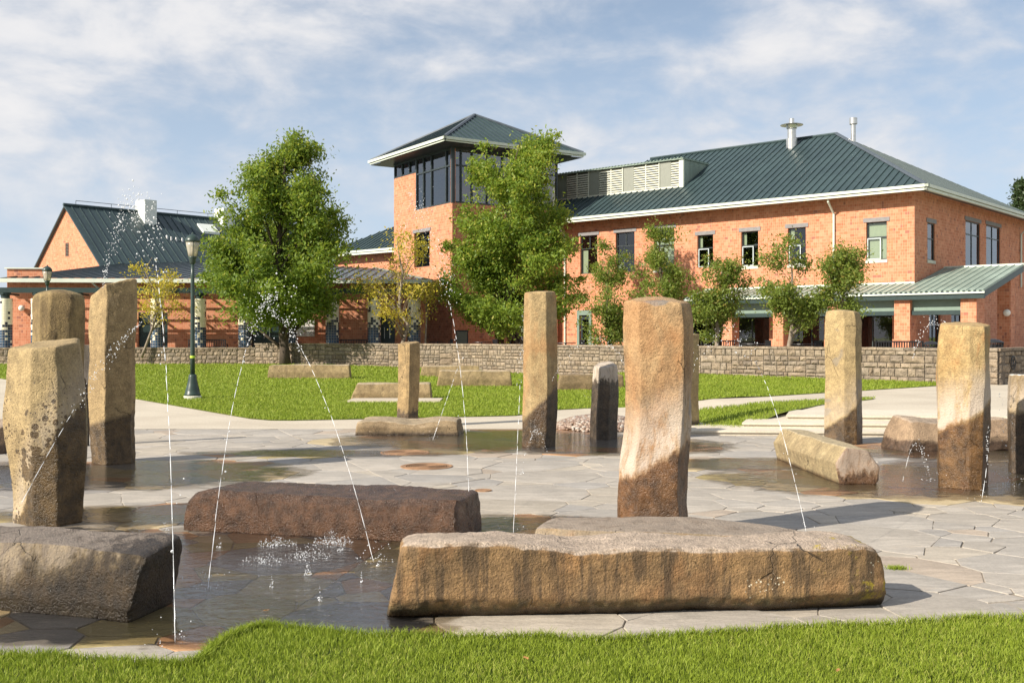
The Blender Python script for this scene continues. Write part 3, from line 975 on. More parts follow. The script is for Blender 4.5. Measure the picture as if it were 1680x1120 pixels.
for i, (x, y, r) in enumerate(seeds):
    d2 = (S[:, 0] - x) ** 2 + (S[:, 1] - y) ** 2
    near = np.argsort(d2)[1:22]
    poly = [(x - 1.0, y - 0.9), (x + 1.0, y - 0.9), (x + 1.0, y + 0.9), (x - 1.0, y + 0.9)]
    for j in near:
        qx, qy, qr = seeds[j]
        dd = d2[j]
        w = 0.5 * (dd + r * r - qr * qr) / dd     # power diagram: big stones keep more room
        poly = clip_half(poly, x + (qx - x) * w, y + (qy - y) * w, qx - x, qy - y)
        if len(poly) < 3:
            break
    if len(poly) < 3:
        continue
    poly = clip_half(poly, 0, 17.93, 0, 1)
    parts = [poly]
    for (a, b) in CUTS:
        nx, ny = -(b[1] - a[1]), b[0] - a[0]
        L = math.hypot(nx, ny); nx /= L; ny /= L
        out = []
        for p in parts:
            if len(p) < 3:
                continue
            cxm = sum(q[0] for q in p) / len(p); cym = sum(q[1] for q in p) / len(p)
            tt = ((cxm - a[0]) * (b[0] - a[0]) + (cym - a[1]) * (b[1] - a[1])) / L / L
            if -0.25 < tt < 1.25:
                for sgn in (1, -1):
                    q = clip_half(p, a[0] - nx * 0.0, a[1], nx * sgn, ny * sgn)
                    if len(q) >= 3 and abs(area(q)) > 0.004:
                        out.append(q)
            else:
                out.append(p)
        parts = out
    cells += [p for p in parts if len(p) >= 3 and abs(area(p)) > 0.006]


def shrink(poly, g):
    """move every side inwards by g"""
    if area(poly) < 0:
        poly = poly[::-1]
    out = poly
    for i in range(len(poly)):
        a = poly[i]; b = poly[(i + 1) % len(poly)]
        L = math.hypot(b[0] - a[0], b[1] - a[1])
        if L < 1e-6:
            continue
        nx, ny = (b[1] - a[1]) / L, -(b[0] - a[0]) / L
        out = clip_half(out, a[0] - nx * g, a[1] - ny * g, nx, ny)
        if len(out) < 3:
            return []
    return out


def wobble(poly, seed):
    """break straight sides into slightly irregular cleft edges"""
    out = []
    for i in range(len(poly)):
        a = poly[i]; b = poly[(i + 1) % len(poly)]
        L = math.hypot(b[0] - a[0], b[1] - a[1])
        if L < 0.012:
            continue
        out.append((a[0] + 0.08 * (b[0] - a[0]) * min(1, 0.1 / L), a[1] + 0.08 * (b[1] - a[1]) * min(1, 0.1 / L)))
        k = max(1, int(L / 0.13))
        for j in range(1, k):
            t = j / k
            q = 0.007 * mnoise.noise(((a[0] + b[0] * t) * 6, (a[1] + b[1] * t) * 6, seed))
            out.append((a[0] + (b[0] - a[0]) * t + q * (b[1] - a[1]) / L, a[1] + (b[1] - a[1]) * t - q * (b[0] - a[0]) / L))
    return out


def flag_geo(poly, seed):
    rr = random.Random(seed)
    g = rr.uniform(0.0012, 0.004)
    p = shrink(poly, g)
    if len(p) < 3 or abs(area(p)) < 0.004:
        return None
    p = wobble(p, seed * 0.37)
    if len(p) < 3:
        return None
    top = 0.0 + rr.uniform(-0.003, 0.003)
    tx, ty = rr.uniform(-0.004, 0.004), rr.uniform(-0.004, 0.004)
    cx = sum(q[0] for q in p) / len(p); cy = sum(q[1] for q in p) / len(p)
    zf = lambda q: top + tx * (q[0] - cx) + ty * (q[1] - cy)
    v = []; f = []
    k = len(p)
    ch = 0.003
    for q in p:
        v.append((q[0], q[1], -0.02))
    for q in p:
        v.append((q[0], q[1], zf(q) - 0.003))
    for q in p:
        L = math.hypot(q[0] - cx, q[1] - cy) + 1e-6
        v.append((q[0] - (q[0] - cx) / L * ch, q[1] - (q[1] - cy) / L * ch, zf(q)))
    for i in range(k):
        j = (i + 1) % k
        f.append((i, j, k + j, k + i)); f.append((k + i, k + j, 2 * k + j, 2 * k + i))
    f.append(tuple(2 * k + i for i in range(k)))
    c = rr.random()
    if c < 0.45: t = (0.405, 0.365, 0.312)
    elif c < 0.72: t = (0.385, 0.352, 0.308)
    elif c < 0.79: t = (0.355, 0.33, 0.298)
    elif c < 0.96: t = (0.425, 0.375, 0.305)
    else: t = (0.40, 0.33, 0.26)
    wetf = max(1 - math.hypot((cx - e_[0]) / e_[2], (cy - e_[1]) / e_[3]) for e_ in ELL)
    if wetf > 0.05:                       # stones that lie under water are stained
        c2 = rr.random()
        if c2 < 0.32: t = (0.46, 0.26, 0.13)
        elif c2 < 0.58: t = (0.36, 0.29, 0.13)
        elif c2 < 0.78: t = (0.27, 0.25, 0.23)
        else: t = (0.46, 0.37, 0.22)
    kk = rr.uniform(0.92, 1.07)
    return v, f, tuple(x * kk for x in t), (cx, cy)


def put_tone(me, cols):
    a = me.color_attributes.new('tone', 'FLOAT_COLOR', 'POINT')
    arr = np.ones((len(me.vertices), 4), dtype=np.float32); arr[:, :3] = cols
    a.data.foreach_set('color', arr.ravel())


geos = []
for i, p in enumerate(cells):
    gq = flag_geo(p, i)
    if gq is None:
        continue
    cx, cy = gq[3]
    px = CX + FPX * cx / cy; py = HY + FPX * EYE / cy
    shown = -40 < px < 1720 and py < 1125 and cy > edge_y(cx) - 0.1
    geos.append((abs(area(p)) / cy ** 3 * (1 if shown else 0.0001), gq))
geos.sort(key=lambda q: -q[0])
for sc_, (v, f, t, c) in geos[:300]:
    me = bpy.data.meshes.new('flagstone')
    me.from_pydata([(a - c[0], b - c[1], z) for a, b, z in v], [], f); me.update()
    put_tone(me, t); me.materials.append(M['flag'])
    o = bpy.data.objects.new('flagstone', me); COL.objects.link(o); o.location = (c[0], c[1], 0); o.parent = plaza
vv = []; ff = []; tt = []
for sc_, (v, f, t, c) in geos[300:]:
    b = len(vv); vv += v; ff += [tuple(b + q for q in fa) for fa in f]; tt += [t] * len(v)
me = bpy.data.meshes.new('flagstones'); me.from_pydata(vv, [], ff); me.update(); put_tone(me, np.array(tt)); me.materials.append(M['flag'])
o = bpy.data.objects.new('flagstones', me); COL.objects.link(o); o.parent = plaza; o['kind'] = 'stuff'

# water lying on the plaza
gx = np.arange(-9.0, 9.6, 0.07); gy = np.arange(5.2, 17.9, 0.07)
XX, YY = np.meshgrid(gx, gy)
EE = np.full(XX.shape, -1.0)
for (cx, cy, rx, ry) in ELL:
    EE = np.maximum(EE, 1 - np.sqrt(((XX - cx) / rx) ** 2 + ((YY - cy) / ry) ** 2))
EE = np.clip(EE * 1.6 + 0.12, 0, 1)
idx = -np.ones(XX.shape, dtype=np.int64)
keep = EE > 0
cellk = keep[:-1, :-1] | keep[1:, :-1] | keep[:-1, 1:] | keep[1:, 1:]
need = np.zeros_like(keep)
need[:-1, :-1] |= cellk; need[1:, :-1] |= cellk; need[:-1, 1:] |= cellk; need[1:, 1:] |= cellk
idx[need] = np.arange(need.sum())
F = np.stack([idx[:-1, :-1][cellk], idx[:-1, 1:][cellk], idx[1:, 1:][cellk], idx[1:, :-1][cellk]], 1)
V = np.stack([XX[need], YY[need], np.full(need.sum(), 0.0075)], 1)
ev = EE[need]
props(mk_np('water', V, F, M['water'], tone=np.stack([ev, ev, ev], 1)), kind='structure')


# ------------------------------------------------------------------ stone retaining wall
wrnd = random.Random(3)
wall = thing('stone_wall', (0, 45, 0), 'low retaining wall of squared tan stones round the raised terrace', 'wall')


def split_rect(x0, x1, z0, z1, out):
    w = x1 - x0; h = z1 - z0
    if h > 0.42 or (h > 0.26 and wrnd.random() < 0.6):
        c = z0 + h * wrnd.uniform(0.36, 0.64)
        split_rect(x0, x1, z0, c, out); split_rect(x0, x1, c, z1, out)
    elif w > 0.70 or (w > 0.40 and w > 1.4 * h and wrnd.random() < 0.75):
        c = x0 + w * wrnd.uniform(0.34, 0.66)
        split_rect(x0, c, z0, z1, out); split_rect(c, x1, z0, z1, out)
    else:
        out.append((x0, x1, z0, z1))


def unit_stones():
    """eight rough-faced block shapes, unit size, shared by all wall stones"""
    res = []
    for q in range(8):
        rr = random.Random(q)
        bm = bmesh.new()
        n = 4
        vs = [[None] * (n + 1) for _ in range(n + 1)]
        for i in range(n + 1):
            for j in range(n + 1):
                x = i / n - 0.5; z = j / n - 0.5
                rim = min(i, n - i, j, n - j)
                y = (-0.42 if rim == 0 else -0.62 - rr.uniform(0, 0.38))
                jx = rr.uniform(-0.02, 0.02) if rim == 0 else 0
                vs[i][j] = bm.verts.new((x * (1 - (0.01 if rim == 0 else 0)) + jx, y, z + (rr.uniform(-0.02, 0.02) if rim == 0 else 0)))
        for i in range(n):
            for j in range(n):
                bm.faces.new((vs[i][j], vs[i + 1][j], vs[i + 1][j + 1], vs[i][j + 1]))
        me = bpy.data.meshes.new('stone'); bm.to_mesh(me); bm.free()
        me.materials.append(M['wallstone']); res.append(me)
    return res


US = unit_stones()
items = []
core = MB(); cope = MB()
for si in range(len(WALL) - 1):
    a = Vector((*WALL[si], 0)); b = Vector((*WALL[si + 1], 0))
    if si == 0:
        a = Vector((-34.0, 50.9 + 1.4 * 36.0 / 57.05, 0))
    L = (b - a).length; d = (b - a) / L
    nrm = Vector((d.y, -d.x, 0))          # outwards, towards the lawn
    top = WALL_TOP_LOW if si == 0 else WALL_TOP
    zb = min(gz(a.x, a.y), gz(b.x, b.y)) - 0.08
    th = 0.45
    p = [a, b, b - nrm * th, a - nrm * th]
    core.hexa([Vector((q.x, q.y, zb)) for q in p] + [Vector((q.x, q.y, top - 0.07)) for q in p])
    rects = []
    x = 0.0
    while x < L:
        w = min(wrnd.uniform(1.2, 2.4), L - x)
        if L - x - w < 0.5:
            w = L - x
        split_rect(x, x + w, zb, top - 0.085, rects); x += w
    for (x0, x1, z0, z1) in rects:
        c = a + d * (x0 + x1) / 2
        items.append((Vector((c.x, c.y, (z0 + z1) / 2)), x1 - x0, z1 - z0, math.atan2(d.y, d.x)))
    x = -0.02
    while x < L:
        w = wrnd.uniform(0.45, 0.95)
        e = min(x + w, L + 0.02)
        q0 = a + d * (x + 0.006) + nrm * (0.07 + wrnd.uniform(-0.012, 0.012)); q1 = a + d * (e - 0.006) + nrm * (0.07 + wrnd.uniform(-0.012, 0.012))
        q2 = a + d * (e - 0.006) - nrm * (th + 0.03); q3 = a + d * (x + 0.006) - nrm * (th + 0.03)
        zt = top + wrnd.uniform(-0.008, 0.008)
        cope.hexa([Vector((q.x, q.y, top - 0.08)) for q in (q0, q1, q2, q3)] + [Vector((q.x, q.y, zt)) for q in (q0, q1, q2, q3)])
        x = e
core.build('core', M['mortar'], wall)
cp = cope.build('coping', M['wallstone'], wall); cp['kind'] = 'stuff'
# stepped end where the low stretch meets the high one
items.sort(key=lambda q: -(q[1] * q[2] / q[0].y ** 2 * (1 if abs(q[0].x / q[0].y) < 0.5 else 0.001)))
for i, (c, w, h, ang) in enumerate(items[:300]):
    o = bpy.data.objects.new('stone', US[i % 8]); COL.objects.link(o)
    o.location = c - Vector((0, 45, 0)); o.rotation_euler = (0, 0, ang); o.scale = (w - 0.022, wrnd.uniform(0.05, 0.085), h - 0.022)
    o.parent = wall
bm = bmesh.new()
for i, (c, w, h, ang) in enumerate(items[300:]):
    Mx = Matrix.Translation(c - Vector((0, 45, 0))) @ Matrix.Rotation(ang, 4, 'Z') @ Matrix.Diagonal((w - 0.022, 0.065, h - 0.022, 1))
    tmp = US[i % 8].copy(); tmp.transform(Mx); bm.from_mesh(tmp); bpy.data.meshes.remove(tmp)
me = bpy.data.meshes.new('stones'); bm.to_mesh(me); bm.free(); me.materials.append(M['wallstone'])
o = bpy.data.objects.new('stones', me); COL.objects.link(o); o.parent = wall; o['kind'] = 'stuff'

# round wheel emblem on the return of the wall
er = Frame((13.65, 29.1), (8.85, 10.1), (-10.1, 8.85))
ec = er.pt(1.02, -0.12, 0.84)
em = MB()
ring = [ec + er.a * (0.20 * math.cos(t)) + Vector((0, 0, 0.20 * math.sin(t))) for t in np.linspace(0, 2 * math.pi, 33)]
em.tube(ring, 0.016, 6, cap=False)
for k in range(4):
    t = k * math.pi / 4
    v = er.a * math.cos(t) + Vector((0, 0, math.sin(t)))
    em.tube([ec - v * 0.19, ec + v * 0.19], 0.010, 6)
props(em.build('wheel_emblem', M['black'], origin=ec), 'round spoked black metal emblem on the wall return at the right edge', 'emblem')

# terrace floor behind the wall
props(sheet('terrace', [(-75, 51.2), (-12.85, 52.6), (-2.65, 48.5), (6.95, 37.2), (13.7, 29.5), (22.4, 39.4), (60, 39.4), (60, 130), (-75, 130)], 200, lambda x, y: TER, M['terrace']), kind='structure')


# ------------------------------------------------------------------ building helpers
def facade(fr, t0, t1, z0, z1, openings, depth=0.22, s=0.0):
    """wall face with real openings (t0,t1,z0,z1) and their reveals"""
    b = MB()
    ts = sorted({t0, t1, *[q for o in openings for q in o[:2]]}); zs = sorted({z0, z1, *[q for o in openings for q in o[2:4]]})
    def q4(a, b_, c, d):
        b.quad(a, b_, c, d) if not fr.flip else b.quad(d, c, b_, a)
    for i in range(len(ts) - 1):
        for j in range(len(zs) - 1):
            tm = (ts[i] + ts[i + 1]) / 2; zm = (zs[j] + zs[j + 1]) / 2
            if tm < t0 or tm > t1 or zm < z0 or zm > z1 or any(o[0] < tm < o[1] and o[2] < zm < o[3] for o in openings):
                continue
            q4(fr.pt(ts[i], s, zs[j]), fr.pt(ts[i + 1], s, zs[j]), fr.pt(ts[i + 1], s, zs[j + 1]), fr.pt(ts[i], s, zs[j + 1]))
    for (a, c, e, g) in [o[:4] for o in openings]:
        P = fr.pt
        q4(P(a, s, e), P(a, s + depth, e), P(a, s + depth, g), P(a, s, g)) if False else b.quad(P(a, s, e), P(a, s + depth, e), P(a, s + depth, g), P(a, s, g))
        b.quad(P(c, s, e), P(c, s, g), P(c, s + depth, g), P(c, s + depth, e))
        b.quad(P(a, s, e), P(c, s, e), P(c, s + depth, e), P(a, s + depth, e))
        b.quad(P(a, s, g), P(a, s + depth, g), P(c, s + depth, g), P(c, s, g))
    return b


def window(fr, parent, t0, t1, z0, z1, transom=None, sash=None, blind=None, lintel=True, sill=True, glass='glass', mull=(), rec=0.12, fw=0.055):
    """a window set into its opening: frame, panes, lintel, sill; transom height, sash (t0,t1,z0,z1), blind (t0,t1,z0,z1)"""
    f = MB()
    f.box(fr, t0, t0 + fw, rec, rec + 0.07, z0, z1); f.box(fr, t1 - fw, t1, rec, rec + 0.07, z0, z1)
    f.box(fr, t0 + fw, t1 - fw, rec, rec + 0.07, z1 - fw, z1); f.box(fr, t0 + fw, t1 - fw, rec, rec + 0.07, z0, z0 + fw)
    if transom:
        f.box(fr, t0 + fw, t1 - fw, rec - 0.003, rec + 0.067, transom - fw / 2, transom + fw / 2)
    for (mt, ma, mb_) in mull:
        f.box(fr, mt - fw / 2, mt + fw / 2, rec + 0.004, rec + 0.06, ma, mb_)
    w = f.build('window', M['frame'], parent)
    cuts = [z0 + fw, z1 - fw] if not transom else [z0 + fw, transom, z1 - fw]
    for a, b in zip(cuts[:-1], cuts[1:]):
        MB().quad(fr.pt(t0 + fw, rec + 0.035, a), fr.pt(t1 - fw, rec + 0.035, a), fr.pt(t1 - fw, rec + 0.035, b), fr.pt(t0 + fw, rec + 0.035, b)).build('pane', M[glass], w)
    if sash:
        a, b, c, d = sash
        g = MB(); q = 0.05
        g.box(fr, a, a + q, rec - 0.035, rec + 0.0, c, d); g.box(fr, b - q, b, rec - 0.035, rec + 0.0, c, d)
        g.box(fr, a + q, b - q, rec - 0.035, rec + 0.0, c, c + q); g.box(fr, a + q, b - q, rec - 0.035, rec + 0.0, d - q, d)
        g.build('sash', M['sash'], w)
    if blind:
        a, b, c, d = blind
        MB().box(fr, a, b, rec + 0.10, rec + 0.115, c, d).build('blind', M['blind'], w)
    if lintel:
        MB().box(fr, t0 - 0.14, t1 + 0.14, -0.035, 0.10, z1 + 0.004, z1 + 0.21).build('lintel', M['lintel'], w)
    if sill:
        MB().box(fr, t0 - 0.03, t1 + 0.03, -0.03, 0.16, z0 - 0.16, z0 - 0.003).build('sill', M['sill'], w)
    return w


def seam_part(parent, mat, a, b, w=0.045, h=0.06, up=Vector((0, 0, 1))):
    MB().bar(a + up * 0.02, b + up * 0.02, w, h, up).build('seam', mat, parent)


# ------------------------------------------------------------------ right-hand hall
A = Vector((-0.751, 0.660, 0)).normalized(); NN = Vector((0.660, 0.751, 0)).normalized()
HC = (19.42, 50.0)
HF = Frame(HC, A, NN)                    # front facade: t to the left and away, s inwards
HR = Frame(HC, NN, A)                    # right side: t away, s inwards (towards the left)
hall = thing('brick_hall', (HC[0], HC[1], TER), 'two-storey orange clay-block hall with dark green hipped metal roof', 'building')
EZ, OV, DEP, LEN, PITCH = 8.72, 0.85, 20.0, 27.0, 0.575
wins = []
def wpx(fr, a, b, top, bot):
    t0, t1 = sorted((fr.t_px(a), fr.t_px(b))); tm = (t0 + t1) / 2
    return [t0, t1, fr.z_py(bot, tm), fr.z_py(top, tm)]
for (a, b, top, bot) in ((952, 980, 386.5, 449), (1010, 1041, 381, 446), (1072.5, 1106, 375, 442), (1144, 1170, 385.5, 438.5), (1216, 1244, 379.5, 436.5), (1292.5, 1322, 373.5, 434), (1421, 1455, 364, 426)):
    wins.append(wpx(HF, a, b, top, bot))
# ground floor: shop-front bays under the canopy, a door and a low window further left
bays = []
for (a, b) in ((1130, 1184), (1202, 1262), (1286, 1352), (1396, 1464), (1493, 1497.5)):
    t0, t1 = sorted((HF.t_px(a), HF.t_px(b)))
    bays.append([t0, t1, TER + 0.02, 3.35])
door = wpx(HF, 951, 967, 517, 565); door[2] = TER + 0.01
lowin = wpx(HF, 1010, 1024, 520, 556)
ops = wins + bays[:4] + [door, lowin]
facade(HF, 0, LEN, TER - 0.3, EZ, ops).build('wall', M['brick'], hall, uv=True)
rw = [wpx(HR, 1521.5, 1534, 366, 427), wpx(HR, 1584, 1608, 364, 441), wpx(HR, 1618, 1641, 371, 445)]
rdoor = [[2.0, 3.6, TER + 0.02, 3.6], [5.2, 7.2, TER + 0.02, 3.6]]
facade(HR, 0, DEP, TER - 0.3, EZ, rw + rdoor).build('wall', M['brick'], hall, uv=True)
# rear and far walls, dark room partitions
b = MB()
b.quad(HF.pt(0, DEP, TER), HF.pt(LEN, DEP, TER), HF.pt(LEN, DEP, EZ), HF.pt(0, DEP, EZ)); b.quad(HF.pt(LEN, 0, TER), HF.pt(LEN, DEP, TER), HF.pt(LEN, DEP, EZ), HF.pt(LEN, 0, EZ))
b.build('wall', M['brick'], hall, uv=True)
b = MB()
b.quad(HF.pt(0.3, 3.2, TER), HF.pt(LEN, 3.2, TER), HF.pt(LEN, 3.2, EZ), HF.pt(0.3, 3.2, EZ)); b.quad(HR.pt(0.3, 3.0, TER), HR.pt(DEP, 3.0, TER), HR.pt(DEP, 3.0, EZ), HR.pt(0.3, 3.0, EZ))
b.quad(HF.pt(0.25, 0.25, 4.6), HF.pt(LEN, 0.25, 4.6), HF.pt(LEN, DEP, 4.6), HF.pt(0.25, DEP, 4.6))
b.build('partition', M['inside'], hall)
# window fittings
for i, (t0, t1, z0, z1) in enumerate(wins):
    w = t1 - t0; h = z1 - z0
    if i in (0, 1):
        window(HF, hall, t0, t1, z0, z1, transom=z0 + 0.66 * h, mull=[(t0 + w * 0.5, z0 + 0.66 * h, z1)], blind=(t1 - 0.34 * w, t1 - 0.05, z0 + 0.05, z0 + (0.62 if i == 0 else 0.25) * h), sill=False)
    elif i == 2:
        window(HF, hall, t0, t1, z0, z1, transom=z0 + 0.6 * h, blind=(t0 + 0.06, t1 - 0.06, z0 + 0.05, z1 - 0.22 * h), sill=True)
    elif i in (3, 4):
        window(HF, hall, t0, t1, z0, z1, transom=z0 + 0.60 * h, sash=(t1 - 0.68 * w, t1 - 0.02, z0 + 0.02, z0 + 0.58 * h), blind=(t1 - 0.22 * w, t1 - 0.05, z0 + 0.6 * h, z1 - 0.06), sill=(i == 4))
    elif i == 5:
        window(HF, hall, t0, t1, z0, z1, transom=z0 + 0.55 * h, sash=(t1 - 0.68 * w, t1 - 0.02, z0 + 0.02, z0 + 0.53 * h), blind=(t1 - 0.28 * w, t1 - 0.05, z0 + 0.56 * h, z1 - 0.06))
    else:
        window(HF, hall, t0, t1, z0, z1, transom=z0 + 0.60 * h, sash=(t1 - 0.68 * w, t1 - 0.02, z0 + 0.02, z0 + 0.58 * h), blind=(t0 + 0.05, t1 - 0.05, z0 + 0.05, z1 - 0.06))
for i, (t0, t1, z0, z1) in enumerate(rw):
    h = z1 - z0; w = t1 - t0
    window(HR, hall, t0, t1, z0, z1, transom=z0 + (0.58 if i == 0 else 0.72) * h, mull=[] if i == 0 else [(t0 + 0.5 * w, z0, z1)], glass='glass_sky', sill=True, rec=0.06)
for (t0, t1, z0, z1) in bays[:4]:
    n = 3 if t1 - t0 > 2.2 else 2
    window(HF, hall, t0, t1, z0, z1, transom=2.75, mull=[(t0 + (t1 - t0) * k / n, z0, z1) for k in range(1, n)], lintel=False, sill=False, rec=0.15)
for (t0, t1, z0, z1) in rdoor:
    window(HR, hall, t0, t1, z0, z1, transom=2.75, mull=[((t0 + t1) / 2, z0, z1)], lintel=False, sill=False, rec=0.1)
t0, t1, z0, z1 = door
window(HF, hall, t0, t1, z0, z1, transom=z0 + 2.1, lintel=False, sill=False, rec=0.1, fw=0.14)
window(HF, hall, lowin[0], lowin[1], lowin[2], lowin[3], lintel=False, sill=True)
MB().box(HF, door[0] - 0.18, door[1] + 0.18, -0.05, 0.05, door[3] + 0.003, door[3] + 0.3).box(HF, door[0] - 0.18, door[0] - 0.003, -0.05, 0.05, TER, door[3] + 0.002).box(HF, door[1] + 0.003, door[1] + 0.18, -0.05, 0.05, TER, door[3] + 0.002).build('door_surround', M['greenpanel'], hall)

# hipped roof
def hp(t, s, z):
    return HF.pt(t, s, z)
half = 7.95
RZ = EZ + PITCH * half
e0 = hp(-OV, -OV, EZ); e1 = hp(LEN + OV, -OV, EZ); e2 = hp(LEN + OV, DEP + OV, EZ); e3 = hp(-OV, DEP + OV, EZ)
r0 = hp(-OV + half, -OV + half, RZ); r1 = hp(LEN + OV - half, -OV + half, RZ)
b = MB()
for q in ((e0, r0, r1, e1), (e2, r1, r0, e3)):
    b.poly(q)
b.poly((e0, e3, r0)); b.poly((e1, r1, e2))
roof = b.build('roof', M['roof'], hall)
up = Vector((0, 0, 1))
nf = (HF.n * -PITCH + up).normalized()
MB().poly((e0, e1, e2, e3)).build('soffit', M['soffit'], hall)
# seams on the front slope
t = -OV + 0.3
while t < LEN + OV:
    smax = min(half, t + OV, LEN + OV - t)
    if smax > 0.15:
        seam_part(roof, M['roof'], hp(t, -OV, EZ), hp(t, -OV + smax, EZ + PITCH * smax), up=nf)
    t += 0.42
nr = (HF.a * -PITCH + up).normalized()
s = -OV + 0.3
while s < DEP + OV:
    k = min(half, s + OV, (DEP + OV - s) * half / (DEP + 2 * OV - half))
    if k > 0.15:
        seam_part(roof, M['roof'], hp(-OV, s, EZ), hp(-OV + k, s, EZ + PITCH * k), up=nr)
    s += 0.42
MB().tube([e0 + up * 0.03, r0 + up * 0.05], 0.10, 6).build('hip_cap', M['roof_blue'], roof)
MB().tube([r0 + up * 0.05, r1 + up * 0.05], 0.09, 6).build('ridge_cap', M['roof'], roof)
# two-step pale gutter
for fr, L in ((HF, LEN + OV), (HR, DEP + OV)):
    g = MB()
    g.box(fr, -OV - 0.16, L, -OV - 0.16, -OV + 0.02, EZ - 0.08, EZ + 0.06)
    g.box(fr, -OV - 0.09, L, -OV - 0.09, -OV + 0.06, EZ - 0.22, EZ - 0.11)
    g.build('gutter', M['gutter'], hall)
def downspout(px, fr, z1, z0, par, off=-0.08):
    t = fr.t_px(px)
    MB().tube([fr.pt(t, -OV + 0.1, z1), fr.pt(t, -OV + 0.1, z1 - 0.1), fr.pt(t, off, z1 - 0.65), fr.pt(t, off, z0)], 0.055, 8).build('downspout', M['gutter'], par)
downspout(1369, HF, EZ - 0.25, 4.4, hall); downspout(928, HF, EZ - 0.25, TER, hall); downspout(1673, HR, EZ - 0.25, 4.6, hall)
# louvred dormer on the front slope
ds = 2.95; DZ0 = EZ + PITCH * ds; dt0 = HF.t_px(1121, -OV + ds); dt1 = LEN + 1.5
DZ1 = DZ0 + 1.66
dm = MB()
bk = (DZ1 - EZ) / PITCH - OV
dm.box(HF, dt0, dt1, -OV + ds + 0.10, bk, DZ0 - 0.25, DZ1 - 0.04)
dormer = dm.build('dormer', M['canopy'], hall)
MB().box(HF, dt0 - 0.06, dt1, -OV + ds - 0.12, bk + 0.25, DZ1 - 0.035, DZ1 + 0.02).build('dormer_roof', M['canopy'], dormer)
cr = MB()
t = dt0
while t < dt1:
    cr.box(HF, t, t + 0.10, -OV + ds - 0.15, bk, DZ1 + 0.021, DZ1 + 0.08); t += 0.24
cr.build('dormer_ribs', M['greenpanel'], dormer)['kind'] = 'stuff'
MB().box(HF, dt0 - 0.02, dt0 + 0.24, -OV + ds - 0.03, -OV + ds + 0.12, DZ0 - 0.1, DZ1 - 0.04).build('corner_post', M['gutter'], dormer)
MB().box(HF, dt0 + 0.24, dt1, -OV + ds - 0.02, -OV + ds + 0.10, DZ0 - 0.04, DZ0 + 0.09).build('dormer_sill', M['louver'], dormer)
edges = [1121, 1101, 1082, 1060, 1040, 1022, 1003, 983, 966, 947, 930]
kinds = 'LPLLPLLPLL'
for k in range(10):
    a = HF.t_px(edges[k], -OV + ds) + (0.24 if k == 0 else 0.0); c = HF.t_px(edges[k + 1], -OV + ds)
    if kinds[k] == 'P':
        MB().box(HF, a + 0.03, c - 0.03, -OV + ds + 0.02, -OV + ds + 0.10, DZ0 + 0.09, DZ1 - 0.05).build('panel', M['greypanel'], dormer)
    else:
        lv = MB(); n = 10
        lv.box(HF, a, a + 0.06, -OV + ds - 0.01, -OV + ds + 0.09, DZ0 + 0.09, DZ1 - 0.05)
        for q in range(n):
            z = DZ0 + 0.13 + (DZ1 - DZ0 - 0.25) * q / n
            lv.hexa([HF.pt(tt, ss, zz) for (tt, ss, zz) in ((c, -OV + ds - 0.02, z), (a + 0.06, -OV + ds - 0.02, z), (a + 0.06, -OV + ds + 0.08, z + 0.08), (c, -OV + ds + 0.08, z + 0.08),
                                                            (c, -OV + ds - 0.02, z + 0.05), (a + 0.06, -OV + ds - 0.02, z + 0.05), (a + 0.06, -OV + ds + 0.08, z + 0.11), (c, -OV + ds + 0.08, z + 0.11))])
        lo = lv.build('louver', M['louver'], dormer); lo['kind'] = 'stuff'
        MB().box(HF, a, c, -OV + ds + 0.085, -OV + ds + 0.099, DZ0 + 0.09, DZ1 - 0.05).build('louver_back', M['louver_dark'], lo)
# flues: a capped stack on the front slope, a plain one behind the hip
def on_front(px, py):
    """point of the front slope seen at a pixel"""
    dirv = Vector(((px - CX) / FPX, 1.0, (HY - py) / FPX)); o = Vector((0, 0, EYE)); p0 = hp(0, -OV, EZ)
    return o + dirv * ((p0 - o).dot(nf) / dirv.dot(nf))
fb = on_front(1299, 240)
k = fb.y / FPX
fl = MB().lathe((fb.x, fb.y, fb.z - 0.3), [(9 * k, 0), (9 * k, 0.3 + 12 * k), (7 * k, 0.3 + 13 * k), (7 * k, 0.3 + 28 * k), (8.5 * k, 0.3 + 29 * k), (9.5 * k, 0.3 + 35 * k), (4 * k, 0.3 + 36 * k), (4 * k, 0.3 + 45 * k)], 20)
fo = fl.build('flue', M['steel'], roof, smooth=False)
MB().lathe((fb.x, fb.y, fb.z + 34 * k), [(18 * k, 0), (18.5 * k, 0.5 * k), (12 * k, 2.5 * k), (4 * k, 3.5 * k)], 28).build('rain_cap', M['steel'], fo)
fr2 = hp(4.6, 9.2, 0); k = fr2.y / FPX; q = W(1400, 232, fr2.y)
MB().lathe((q.x, q.y, q.z - 2.0), [(4 * k, 0), (4 * k, 2.0 + 27 * k), (6.3 * k, 2.0 + 28 * k), (6.3 * k, 2.0 + 38 * k), (5 * k, 2.0 + 38.5 * k)], 18).build('flue', M['steel'], roof)

